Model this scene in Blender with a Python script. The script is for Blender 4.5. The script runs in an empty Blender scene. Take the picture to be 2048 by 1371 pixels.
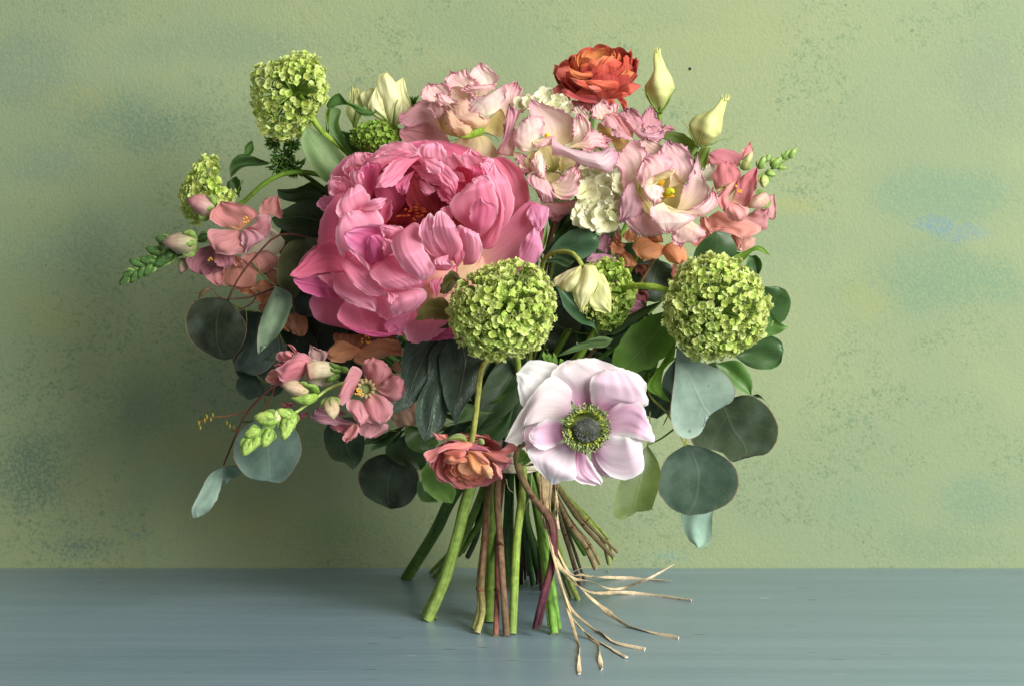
import bpy, math, random
import numpy as np
from mathutils import Vector, Matrix, Quaternion

SC = bpy.context.scene
COLL = SC.collection

# ---------------------------------------------------------------- camera, world, lamps, exposure
K = 0.00032            # metres per photo pixel at the bouquet
FPX = 4687.5           # focal length in photo pixels
CAM_Y, CAM_Z, HOR = -1.5, 0.2992, 340.0
cam_d = bpy.data.cameras.new('camera')
cam = bpy.data.objects.new('camera', cam_d)
COLL.objects.link(cam)
cam.location = (0, CAM_Y, CAM_Z)
cam.rotation_euler = (math.pi / 2, 0, 0)
cam_d.sensor_width = 36.0
cam_d.lens = 36.0 * FPX / 2048
cam_d.shift_y = (HOR - 685.5) / 2048
cam_d.clip_start, cam_d.clip_end = 0.05, 50
SC.camera = cam

world = bpy.data.worlds.new('World')
SC.world = world
world.use_nodes = True
world.node_tree.nodes['Background'].inputs[0].default_value = (1.0, 0.975, 0.95, 1)
world.node_tree.nodes['Background'].inputs[1].default_value = 0.25

def area(name, loc, aim, size, size_y, power, col):
    l = bpy.data.lights.new(name, 'AREA')
    l.shape = 'RECTANGLE'
    l.size, l.size_y, l.energy, l.color = size, size_y, power, col
    o = bpy.data.objects.new(name, l)
    COLL.objects.link(o)
    o.location = loc
    o.rotation_euler = (Vector(aim) - Vector(loc)).to_track_quat('-Z', 'Y').to_euler()
    return o
area('window_light', (1.48, -1.58, 1.05), (0.0, 0.10, 0.22), 1.4, 1.5, 120, (1.0, 0.98, 0.95))

SC.view_settings.view_transform = 'Standard'
SC.view_settings.look = 'None'
SC.view_settings.exposure = 0.0
SC.view_settings.gamma = 1.0
SC.cycles.max_bounces = 10
SC.cycles.diffuse_bounces = 5
SC.cycles.transmission_bounces = 6
SC.cycles.use_denoising = True

# ---------------------------------------------------------------- photo pixel + depth -> place
def W(px, py, d):
    """photo position and depth (photo pixels towards the viewer) -> metres"""
    px, py, d = np.broadcast_arrays(np.asarray(px, float), np.asarray(py, float), np.asarray(d, float))
    y = 0.08 - d * K
    D = y - CAM_Y
    return np.stack([(px - 1024) * D / FPX, y, CAM_Z - (py - HOR) * D / FPX], -1)

def foot(py):
    """depth of a point of the table top seen at photo row py"""
    D = CAM_Z * FPX / (py - HOR)
    return (0.08 - (D + CAM_Y)) / K

def c(h, a=1.0):
    h = h.lstrip('#')
    v = [int(h[i:i + 2], 16) / 255 for i in (0, 2, 4)]
    return np.array([x / 12.92 if x <= 0.04045 else ((x + 0.055) / 1.055) ** 2.4 for x in v])

# ---------------------------------------------------------------- things and parts
def tag(o, label, cat, group=None):
    o['label'], o['category'] = label, cat
    if group:
        o['group'] = group
    return o

def thing(name, label, cat, at, group=None):
    o = bpy.data.objects.new(name, None)
    o.empty_display_size = 0.02
    COLL.objects.link(o)
    o.location = Vector(W(*at).tolist())
    return tag(o, label, cat, group)

def origin(o):
    v = Vector((0, 0, 0))
    while o is not None:
        v = v + o.location
        o = o.parent
    return np.array(v)

def mesh_obj(name, V, faces, mat, parent=None, col=None, uv=None, smooth=True, label=None):
    V = np.asarray(V, float)
    if parent is not None:
        V = V - origin(parent)
    me = bpy.data.meshes.new(name)
    if isinstance(faces, np.ndarray):
        n, k = faces.shape
        me.vertices.add(len(V))
        me.vertices.foreach_set('co', V.ravel())
        me.loops.add(n * k)
        me.loops.foreach_set('vertex_index', faces.ravel().astype(np.int32))
        me.polygons.add(n)
        me.polygons.foreach_set('loop_start', np.arange(0, n * k, k, dtype=np.int32))
        me.update(calc_edges=True)
    else:
        me.from_pydata(V.tolist(), [], faces)
    if col is not None:
        a = me.color_attributes.new('Col', 'FLOAT_COLOR', 'POINT')
        cc = np.ones((len(V), 4))
        cc[:, :3] = col
        a.data.foreach_set('color', cc.ravel())
    if uv is not None:
        u = me.uv_layers.new(name='UVMap')
        li = np.empty(len(me.loops), np.int32)
        me.loops.foreach_get('vertex_index', li)
        u.data.foreach_set('uv', np.asarray(uv)[li].ravel())
    if smooth:
        me.polygons.foreach_set('use_smooth', np.ones(len(me.polygons), bool))
    me.materials.append(mat)
    me.validate()
    o = bpy.data.objects.new(name, me)
    COLL.objects.link(o)
    if parent is not None:
        o.parent = parent
    if label:
        o['label'] = label
    return o

def grid_faces(nu, nv, off=0, wrap=False):
    f = []
    m = nu if wrap else nu - 1
    j, i = np.meshgrid(np.arange(nv - 1), np.arange(m), indexing='ij')
    i2 = (i + 1) % nu
    return (off + np.stack([j * nu + i, j * nu + i2, (j + 1) * nu + i2, (j + 1) * nu + i], -1)).reshape(-1, 4)

# ---------------------------------------------------------------- curves
def P(s):
    return [tuple(float(q) for q in t.split(',')) for t in s.split()]

def spline(pts, v, dense=160):
    """points on a rounded curve through pts at arc-length fractions v"""
    p = np.asarray(pts, float)
    if len(p) == 2:
        return p[0] + (p[1] - p[0]) * np.asarray(v)[:, None]
    n = len(p)
    e = np.vstack([2 * p[0] - p[1], p, 2 * p[-1] - p[-2]])
    t = np.linspace(0, n - 1 - 1e-9, dense)
    k = t.astype(int)
    f = (t - k)[:, None]
    # centripetal-like tangents
    d = np.maximum(np.linalg.norm(np.diff(e, axis=0), axis=1), 1e-6) ** 0.75
    p0, p1, p2, p3 = e[k], e[k + 1], e[k + 2], e[k + 3]
    d0, d1, d2 = d[k][:, None], d[k + 1][:, None], d[k + 2][:, None]
    m1 = ((p1 - p0) / d0 - (p2 - p0) / (d0 + d1) + (p2 - p1) / d1) * d1
    m2 = ((p2 - p1) / d1 - (p3 - p1) / (d1 + d2) + (p3 - p2) / d2) * d1
    h = (2 * f**3 - 3 * f**2 + 1) * p1 + (f**3 - 2 * f**2 + f) * m1 + (-2 * f**3 + 3 * f**2) * p2 + (f**3 - f**2) * m2
    s = np.concatenate([[0], np.cumsum(np.linalg.norm(np.diff(h, axis=0), axis=1))])
    s /= max(s[-1], 1e-9)
    return np.stack([np.interp(v, s, h[:, a]) for a in range(h.shape[1])], -1)

def ss(a, b, x):
    t = np.clip((x - a) / (b - a), 0, 1)
    return t * t * (3 - 2 * t)

class Waves:
    """smooth random function of (u, v): a few sines"""
    def __init__(self, rng, fu, fv, n=6):
        self.a = rng.uniform(0.4, 1, n) / n ** 0.5
        self.fu = rng.uniform(-fu, fu, n)
        self.fv = rng.uniform(-fv, fv, n)
        self.p = rng.uniform(0, 6.28, n)
    def __call__(self, u, v):
        return sum(a * np.sin(6.2832 * (fu * u + fv * v) + p) for a, fu, fv, p in zip(self.a, self.fu, self.fv, self.p))

SEED = [11]
LEAF_BASE, STEM_PATH = {}, {}
def sheet(name, parent, F, L, R, z, mat, col, cup=0, tilt=0, fold=0, ruf=0, rf=4, crump=0, fringe=0, roll=0,
          nu=20, nv=22, label=None, ripple=0, wob=0, notch=None, rp=2.2, crease=0):
    """A petal or leaf: a curved sheet between two edge curves L and R (both run from its base to its tip,
    in the photo frame F = x0, y0, scale), with depths z along its length."""
    SEED[0] += 1
    rng = np.random.default_rng(SEED[0])
    ox, oy, s = F
    L, R = P(L), P(R)
    t = np.linspace(0, 1, nv)
    v = 0.45 * (0.5 - 0.5 * np.cos(np.pi * t)) + 0.55 * t
    a, b = spline(L, v), spline(R, v)
    q = np.linspace(0, 1, nu)
    u = 0.4 * (0.5 - 0.5 * np.cos(np.pi * q)) + 0.6 * q
    U, Vv = np.meshgrid(u, v)
    XY = a[:, None, :] * (1 - U[..., None]) + b[:, None, :] * U[..., None]
    if notch:
        kf = ((1 - np.abs(2 * U - 1)) ** 0.9 * Vv ** 5)[..., None]
        XY = XY + np.array(notch) * kf
    X, Y = ox + XY[..., 0] / s, oy + XY[..., 1] / s
    width = np.linalg.norm(a - b, axis=1) / s
    wmax = max(width.max(), 1)
    wn = (width / wmax)[:, None]
    zz = np.asarray(z, float)
    Z = np.interp(Vv, np.linspace(0, 1, 60), np.asarray(spline(np.stack([np.linspace(0, 1, len(zz)), zz], -1), np.linspace(0, 1, 60)))[:, 1]) if len(zz) > 2 else zz[0] + (zz[-1] - zz[0]) * Vv
    c2 = 2 * U - 1
    nw = np.sqrt(wn)
    Z = Z + cup * (c2 ** 2 - 0.4) * wn + tilt * c2 * wn - fold * (1 - np.abs(c2)) * wn
    e = np.maximum(np.abs(c2), ss(0.35, 1, Vv))          # 1 at the rim
    if ruf:
        w = Waves(rng, rf, rf)
        Z = Z + ruf * w(U * 1.0 + 0.0, Vv) * (0.08 + 0.92 * e ** rp) * ss(0.05, 0.5, Vv + 0.3 * np.abs(c2)) * nw
    if crump:
        w = Waves(rng, 1.6, 1.6)
        Z = Z + crump * w(U, Vv) * ss(0, 0.25, Vv) * nw
    if crease:
        w = Waves(rng, 2.4, 0.8, 4)
        w2 = Waves(rng, 1.0, 2.0, 4)
        Z = Z + crease * (np.abs(w(U, Vv)) + 0.5 * np.abs(w2(U, Vv)) - 0.7) * ss(0, 0.3, Vv) * nw
    if ripple:
        w1 = Waves(rng, 7, 0.6, 5)
        Z = Z + ripple * w1(U, Vv) * ss(0.1, 0.7, Vv) * nw
    if roll:
        Z = Z - roll * ss(0.72, 1.0, e) ** 1.6
    if fringe:
        cx, cy = X.mean(), Y.mean()
        dx, dy = X - cx, Y - cy
        r = np.hypot(dx, dy) + 1e-6
        ang = np.arctan2(dy, dx)
        per = rng.uniform(0, 6.28, 6)
        nf = sum(np.sin(k * ang + p) * w for k, p, w in zip((23, 37, 53, 71, 11, 97), per, (1, .9, .8, .6, .8, .5))) / 2.2
        e8 = ss(0.80, 1, np.maximum(np.abs(c2), ss(0.3, 1, Vv))) * ss(0.15, 0.4, Vv)
        X = X + dx / r * fringe * nf * e8
        Y = Y + dy / r * fringe * nf * e8
        Z = Z + rng.normal(0, fringe * 0.15, X.shape) * e8
    if wob:
        cx, cy = X.mean(), Y.mean()
        dx, dy = X - cx, Y - cy
        r = np.hypot(dx, dy) + 1e-6
        ang = np.arctan2(dy, dx)
        per = rng.uniform(0, 6.28, 6)
        nf = sum(np.sin(k * ang + p) * w for k, p, w in zip((7, 11, 17, 23, 31, 5), per, (1, .9, .8, .6, .5, .8))) / 2.2
        e8 = ss(0.7, 1, np.maximum(np.abs(c2), ss(0.3, 1, Vv))) * ss(0.2, 0.5, Vv)
        X = X + dx / r * wob * nf * e8
        Y = Y + dy / r * wob * nf * e8
    V3 = W(X, Y, Z).reshape(-1, 3)
    cb, cm, ce = (c(h) if isinstance(h, str) else h for h in col[:3])
    vm = col[3] if len(col) > 3 else 0.45
    es = col[4] if len(col) > 4 else 0.55
    k1 = ss(0, vm, Vv)[..., None]
    C = cb * (1 - k1) + cm * k1
    k2 = (ss(es, 1.05, e) * ss(0.1, 0.4, Vv))[..., None]
    C = C * (1 - k2) + ce * k2
    w = Waves(rng, 2.5, 2.5)
    C = C * (1 + 0.07 * w(U, Vv)[..., None])
    uv = np.stack([U, Vv], -1).reshape(-1, 2)
    o = mesh_obj(name, V3, grid_faces(nu, nv), mat, parent, C.reshape(-1, 3).clip(0, 1), uv, label=label)
    LEAF_BASE[o.name] = V3[:nu].mean(0)
    return o

def tube(name, parent, pts, radii, mat, cols, nseg=10, n=None, flat=1.0, twist=0.0, lump=0.0, lumps=(0, 0), jit=0.0, F=(0, 0, 1), dense=200, cap=None, label=None, world=False, zmin=None):
    """a rounded, tapering tube through photo points x,y,depth; radii in photo pixels"""
    SEED[0] += 1
    rng = np.random.default_rng(SEED[0])
    p = np.array(P(pts) if isinstance(pts, str) else pts, float)
    if not world:
        p = W(F[0] + p[:, 0] / F[2], F[1] + p[:, 1] / F[2], p[:, 2])
    n = n or max(8, 5 * len(p))
    t = np.linspace(0, 1, n)
    q = spline(p, t, dense)
    r = np.interp(t, np.linspace(0, 1, len(radii)), radii) * K
    if jit:
        w = Waves(rng, 0, 14, 5)
        r = r * (1 + jit * w(0, t))
    if zmin is not None:
        q[:, 2] = np.maximum(q[:, 2], zmin * K)
    T = np.gradient(q, axis=0)
    T /= np.linalg.norm(T, axis=1)[:, None] + 1e-12
    nrm = np.cross(T[0], [0.3, 0.9, 0.2]); nrm /= np.linalg.norm(nrm)
    N = []
    for k in range(n):
        nrm = nrm - T[k] * nrm.dot(T[k]); nrm /= np.linalg.norm(nrm) + 1e-12
        N.append(nrm)
    N = np.array(N); B = np.cross(T, N)
    ph = np.linspace(0, 2 * np.pi, nseg, endpoint=False)
    A, Tt = np.meshgrid(ph, t)
    rr = r[:, None] * np.ones_like(A)
    if lump:
        rr = rr * (1 + lump * np.sin(lumps[0] * A + lumps[1] * Tt * 6.28))
    ex, ey = rr * np.cos(A), rr * np.sin(A) * flat
    tw = twist * Tt
    x2, y2 = ex * np.cos(tw) - ey * np.sin(tw), ex * np.sin(tw) + ey * np.cos(tw)
    V3 = (q[:, None, :] + N[:, None, :] * x2[..., None] + B[:, None, :] * y2[..., None]).reshape(-1, 3)
    faces = grid_faces(nseg, n, wrap=True)
    cl = np.array([c(h) if isinstance(h, str) else h for h in cols])
    C = np.stack([np.interp(t, np.linspace(0, 1, len(cl)), cl[:, a]) for a in range(3)], -1)
    C = np.repeat(C[:, None, :], nseg, 1)
    w = Waves(rng, 2, 6)
    C = C * (1 + 0.12 * w(A / 6.28, Tt)[..., None])
    C = C.reshape(-1, 3).clip(0, 1)
    uv = np.stack([A / 6.2832, Tt], -1).reshape(-1, 2)
    fl = faces.tolist()
    e = len(V3)
    Vx, Cx, Ux = [V3], [C], [uv]
    for idx, cc in ((0, C[0]), (n - 1, c(cap) if cap else C[-1])):
        ring = V3[idx * nseg:(idx + 1) * nseg]
        if cap and idx == n - 1:
            Vx.append(ring); Cx.append(np.repeat(cc[None], nseg, 0)); Ux.append(np.zeros((nseg, 2)))
            b0 = e; e += nseg
        else:
            b0 = idx * nseg
        fl.append([b0 + i for i in (range(nseg) if idx else range(nseg - 1, -1, -1))])
    return mesh_obj(name, np.vstack(Vx), fl, mat, parent, np.vstack(Cx), np.vstack(Ux), label=label)

def join_meshes(chunks):
    """[(V, F quads, C)] -> one"""
    off, Vs, Fs, Cs = 0, [], [], []
    for V, f, C in chunks:
        Vs.append(V); Fs.append(np.asarray(f) + off); Cs.append(C); off += len(V)
    return np.vstack(Vs), np.vstack(Fs), np.vstack(Cs)

# ---------------------------------------------------------------- materials
def nt(name):
    m = bpy.data.materials.new(name)
    m.use_nodes = True
    t = m.node_tree
    t.nodes.clear()
    out = t.nodes.new('ShaderNodeOutputMaterial')
    def N(kind, **kw):
        n = t.nodes.new(kind)
        for k, v in kw.items():
            if k.startswith('_'):
                setattr(n, k[1:], v)
            else:
                key = int(k[1:]) if k[0] == 'i' and k[1:].isdigit() else k
                n.inputs[key].default_value = v
        return n
    return m, t, N, out

def mathn(t, N, op, a, b=None, clamp=False):
    n = N('ShaderNodeMath', _operation=op, _use_clamp=clamp)
    for k, x in ((0, a), (1, b)):
        if x is None:
            continue
        if isinstance(x, (int, float)):
            n.inputs[k].default_value = x
        else:
            t.links.new(x, n.inputs[k])
    return n.outputs[0]

def mixc(t, N, fac, a, b, blend='MIX'):
    n = N('ShaderNodeMix', _data_type='RGBA', _blend_type=blend)
    for k, x in ((0, fac), (6, a), (7, b)):
        if isinstance(x, (int, float)):
            n.inputs[k].default_value = x
        elif isinstance(x, (tuple, list, np.ndarray)):
            n.inputs[k].default_value = tuple(x)[:3] + (1,)
        else:
            t.links.new(x, n.inputs[k])
    return n.outputs[2]

def ramp(t, N, x, a, b):
    n = N('ShaderNodeMapRange', _interpolation_type='SMOOTHSTEP')
    n.inputs[1].default_value, n.inputs[2].default_value = a, b
    t.links.new(x, n.inputs[0])
    return n.outputs[0]

def petal_mat(name, streak=0.18, su=46, sv=2.2, rough=0.55, trans=0.32, bump=0.25, spec=0.25, sheen=0.0, objrand=0.0):
    m, t, N, out = nt(name)
    at = N('ShaderNodeVertexColor', _layer_name='Col')
    uv = N('ShaderNodeTexCoord')
    mp = N('ShaderNodeMapping'); mp.inputs['Scale'].default_value = (su, sv, 1)
    t.links.new(uv.outputs['UV'], mp.inputs[0])
    no = N('ShaderNodeTexNoise', Scale=1.0, Detail=3.0, Roughness=0.6)
    t.links.new(mp.outputs[0], no.inputs['Vector'])
    f = ramp(t, N, no.outputs[0], 0.25, 0.75)
    lo = mixc(t, N, 1.0, at.outputs[0], (1 - streak,) * 3, 'MULTIPLY')
    hi = mixc(t, N, streak * 0.4, at.outputs[0], (1, 1, 1))
    colr = mixc(t, N, f, lo, hi)
    if objrand:
        oi = N('ShaderNodeObjectInfo')
        hs = N('ShaderNodeHueSaturation')
        t.links.new(mathn(t, N, 'ADD', mathn(t, N, 'MULTIPLY', oi.outputs['Random'], objrand), 1 - objrand / 2), hs.inputs['Value'])
        t.links.new(mathn(t, N, 'ADD', mathn(t, N, 'MULTIPLY', oi.outputs['Random'], 0.02), 0.49), hs.inputs['Hue'])
        t.links.new(colr, hs.inputs['Color'])
        colr = hs.outputs[0]
    bp = N('ShaderNodeBump', Strength=bump, Distance=0.0006)
    t.links.new(no.outputs[0], bp.inputs['Height'])
    pr = N('ShaderNodeBsdfPrincipled', Roughness=rough)
    pr.inputs['Specular IOR Level'].default_value = spec
    if sheen:
        pr.inputs['Sheen Weight'].default_value = sheen
    t.links.new(colr, pr.inputs['Base Color'])
    t.links.new(bp.outputs[0], pr.inputs['Normal'])
    tr = N('ShaderNodeBsdfTranslucent')
    t.links.new(colr, tr.inputs[0])
    t.links.new(bp.outputs[0], tr.inputs['Normal'])
    mx = N('ShaderNodeMixShader', i0=trans)
    t.links.new(pr.outputs[0], mx.inputs[1]); t.links.new(tr.outputs[0], mx.inputs[2])
    t.links.new(mx.outputs[0], out.inputs[0])
    return m

def leaf_mat(name, rough=0.42, trans=0.18, veins=9.0, slant=2.6, vcol=0.35, bump=0.35, spec=0.4, mott=0.25, under=None, rim=None, fine=0.0):
    m, t, N, out = nt(name)
    at = N('ShaderNodeVertexColor', _layer_name='Col')
    tc = N('ShaderNodeTexCoord')
    sx = N('ShaderNodeSeparateXYZ'); t.links.new(tc.outputs['UV'], sx.inputs[0])
    u, v = sx.outputs[0], sx.outputs[1]
    nw = N('ShaderNodeTexNoise', Scale=5.0, Detail=2.0)
    t.links.new(tc.outputs['UV'], nw.inputs['Vector'])
    wob = mathn(t, N, 'MULTIPLY', mathn(t, N, 'SUBTRACT', nw.outputs[0], 0.5), 0.22)
    du = mathn(t, N, 'ABSOLUTE', mathn(t, N, 'SUBTRACT', u, 0.5))
    mid = mathn(t, N, 'SUBTRACT', 1.0, ramp(t, N, du, 0.004, 0.028), True)
    ph = mathn(t, N, 'SUBTRACT', mathn(t, N, 'MULTIPLY', mathn(t, N, 'ADD', v, mathn(t, N, 'MULTIPLY', wob, 0.35)), veins), mathn(t, N, 'MULTIPLY', du, slant * 2))
    fr = mathn(t, N, 'ABSOLUTE', mathn(t, N, 'SUBTRACT', mathn(t, N, 'FRACT', ph), 0.5))
    side = mathn(t, N, 'SUBTRACT', 1.0, ramp(t, N, fr, 0.0, 0.07), True)
    side = mathn(t, N, 'MULTIPLY', side, 0.55)
    vn = mathn(t, N, 'MAXIMUM', mid, side)
    if fine:
        vo = N('ShaderNodeTexVoronoi', _feature='DISTANCE_TO_EDGE', Scale=26.0)
        t.links.new(tc.outputs['UV'], vo.inputs['Vector'])
        fv = mathn(t, N, 'MULTIPLY', mathn(t, N, 'SUBTRACT', 1.0, ramp(t, N, vo.outputs[0], 0.0, 0.09), True), fine)
        vn = mathn(t, N, 'MAXIMUM', vn, fv)
    no = N('ShaderNodeTexNoise', Scale=70.0, Detail=4.0, Roughness=0.6)
    t.links.new(tc.outputs['Object'], no.inputs['Vector'])
    g = ramp(t, N, no.outputs[0], 0.3, 0.7)
    base = mixc(t, N, g, mixc(t, N, 1.0, at.outputs[0], (1 - mott,) * 3, 'MULTIPLY'), mixc(t, N, mott * 0.10, at.outputs[0], (0.5, 0.6, 0.35)))
    vc = mixc(t, N, 0.30, at.outputs[0], (0.45, 0.52, 0.30))
    colr = mixc(t, N, mathn(t, N, 'MULTIPLY', vn, vcol), base, vc)
    if rim:
        e = mathn(t, N, 'MAXIMUM', ramp(t, N, du, 0.478, 0.497), ramp(t, N, v, 0.965, 0.995))
        colr = mixc(t, N, mathn(t, N, 'MULTIPLY', e, 0.7), colr, tuple(c(rim)))
        vs = N('ShaderNodeTexVoronoi', Scale=150.0, Randomness=1.0)
        t.links.new(tc.outputs['Object'], vs.inputs['Vector'])
        n3 = N('ShaderNodeTexNoise', Scale=45.0, Detail=2.0)
        t.links.new(tc.outputs['Object'], n3.inputs['Vector'])
        sp = mathn(t, N, 'MULTIPLY', mathn(t, N, 'SUBTRACT', 1.0, ramp(t, N, vs.outputs['Distance'], 0.10, 0.26), True), ramp(t, N, n3.outputs[0], 0.55, 0.66))
        colr = mixc(t, N, mathn(t, N, 'MULTIPLY', sp, 0.55), colr, tuple(c('3a3f2a')))
        colr = mixc(t, N, mathn(t, N, 'MULTIPLY', ramp(t, N, n3.outputs[0], 0.45, 0.75), 0.16), colr, tuple(c('8aa094')))
    bh = mathn(t, N, 'SUBTRACT', mathn(t, N, 'MULTIPLY', no.outputs[0], 0.25), vn)
    bp = N('ShaderNodeBump', Strength=bump, Distance=0.0008)
    t.links.new(bh, bp.inputs['Height'])
    pr = N('ShaderNodeBsdfPrincipled', Roughness=rough)
    pr.inputs['Specular IOR Level'].default_value = spec
    t.links.new(colr, pr.inputs['Base Color'])
    t.links.new(bp.outputs[0], pr.inputs['Normal'])
    tr = N('ShaderNodeBsdfTranslucent')
    t.links.new(mixc(t, N, 1.0, colr, (1.6, 1.8, 0.7), 'MULTIPLY'), tr.inputs[0])
    mx = N('ShaderNodeMixShader', i0=trans)
    t.links.new(pr.outputs[0], mx.inputs[1]); t.links.new(tr.outputs[0], mx.inputs[2])
    t.links.new(mx.outputs[0], out.inputs[0])
    return m

def stem_mat(name, rough=0.55, su=14, sv=7, streak=0.42, bump=0.7, spec=0.18):
    m, t, N, out = nt(name)
    at = N('ShaderNodeVertexColor', _layer_name='Col')
    tc = N('ShaderNodeTexCoord')
    mp = N('ShaderNodeMapping'); mp.inputs['Scale'].default_value = (su, sv, 1)
    t.links.new(tc.outputs['UV'], mp.inputs[0])
    no = N('ShaderNodeTexNoise', Scale=1.0, Detail=4.0, Roughness=0.65)
    t.links.new(mp.outputs[0], no.inputs['Vector'])
    n2 = N('ShaderNodeTexNoise', Scale=260.0, Detail=3.0)
    t.links.new(tc.outputs['Object'], n2.inputs['Vector'])
    f = ramp(t, N, mathn(t, N, 'ADD', mathn(t, N, 'MULTIPLY', no.outputs[0], 0.6), mathn(t, N, 'MULTIPLY', n2.outputs[0], 0.4)), 0.35, 0.65)
    lo = mixc(t, N, 1.0, at.outputs[0], (1 - streak,) * 3, 'MULTIPLY')
    hi = mixc(t, N, 1.0, at.outputs[0], (1 + streak * 0.6,) * 3, 'MULTIPLY')
    colr = mixc(t, N, f, lo, hi)
    bp = N('ShaderNodeBump', Strength=bump, Distance=0.0005)
    t.links.new(no.outputs[0], bp.inputs['Height'])
    pr = N('ShaderNodeBsdfPrincipled', Roughness=rough)
    pr.inputs['Specular IOR Level'].default_value = spec
    t.links.new(colr, pr.inputs['Base Color'])
    t.links.new(bp.outputs[0], pr.inputs['Normal'])
    t.links.new(pr.outputs[0], out.inputs[0])
    return m

M_PEONY = petal_mat('peony_petal', streak=0.10, su=34, sv=0.9, rough=0.6, trans=0.42, bump=0.22, spec=0.18)
M_LIS = petal_mat('frilled_petal', streak=0.18, su=44, sv=1.0, rough=0.6, trans=0.36, bump=0.3, spec=0.18)
M_ANEM = petal_mat('anemone_petal', streak=0.10, su=44, sv=1.0, rough=0.5, trans=0.32, bump=0.30, spec=0.2)
M_SNAP = petal_mat('snapdragon_petal', streak=0.22, su=16, sv=3, rough=0.75, trans=0.34, bump=0.4, spec=0.1)
M_RAN = petal_mat('ranunculus_petal', streak=0.2, su=16, sv=1.2, rough=0.5, trans=0.30, bump=0.2, spec=0.25)
M_BUD = petal_mat('cream_bud', streak=0.18, su=18, sv=1.5, rough=0.5, trans=0.2, bump=0.35, spec=0.3)
M_VIB = petal_mat('snowball_floret', streak=0.05, su=5, sv=5, rough=0.55, trans=0.36, bump=0.1, spec=0.2, objrand=0.35)
M_HYD = petal_mat('hydrangea_floret', streak=0.08, su=20, sv=3, rough=0.5, trans=0.25, bump=0.2, spec=0.3, objrand=0.1)
M_EUC = leaf_mat('eucalyptus_leaf', rough=0.72, trans=0.06, veins=7, slant=2.2, vcol=0.16, bump=0.2, spec=0.14, mott=0.3, rim='8a6a58')
M_LEAF = leaf_mat('glossy_leaf', rough=0.42, trans=0.12, veins=8, slant=2.2, vcol=0.16, bump=0.16, spec=0.45, mott=0.25, fine=0.12)
M_VLEAF = leaf_mat('soft_leaf', rough=0.5, trans=0.30, veins=7, slant=2.6, vcol=0.35, bump=0.45, spec=0.35, mott=0.25, fine=0.25)
M_PLEAF = leaf_mat('peony_leaf', rough=0.42, trans=0.05, veins=8, slant=3.2, vcol=0.55, bump=1.0, spec=0.45, mott=0.3, fine=0.3)
M_STEM = stem_mat('green_stem')
M_WOOD = stem_mat('woody_stem', rough=0.7, su=8, sv=22, streak=0.45, bump=0.8, spec=0.2)
M_RAF = stem_mat('raffia_fibre', rough=0.7, su=26, sv=2, streak=0.35, bump=0.9, spec=0.2)
M_SOLID = stem_mat('flower_part', rough=0.6, su=3, sv=3, streak=0.2, bump=0.3)
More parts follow.
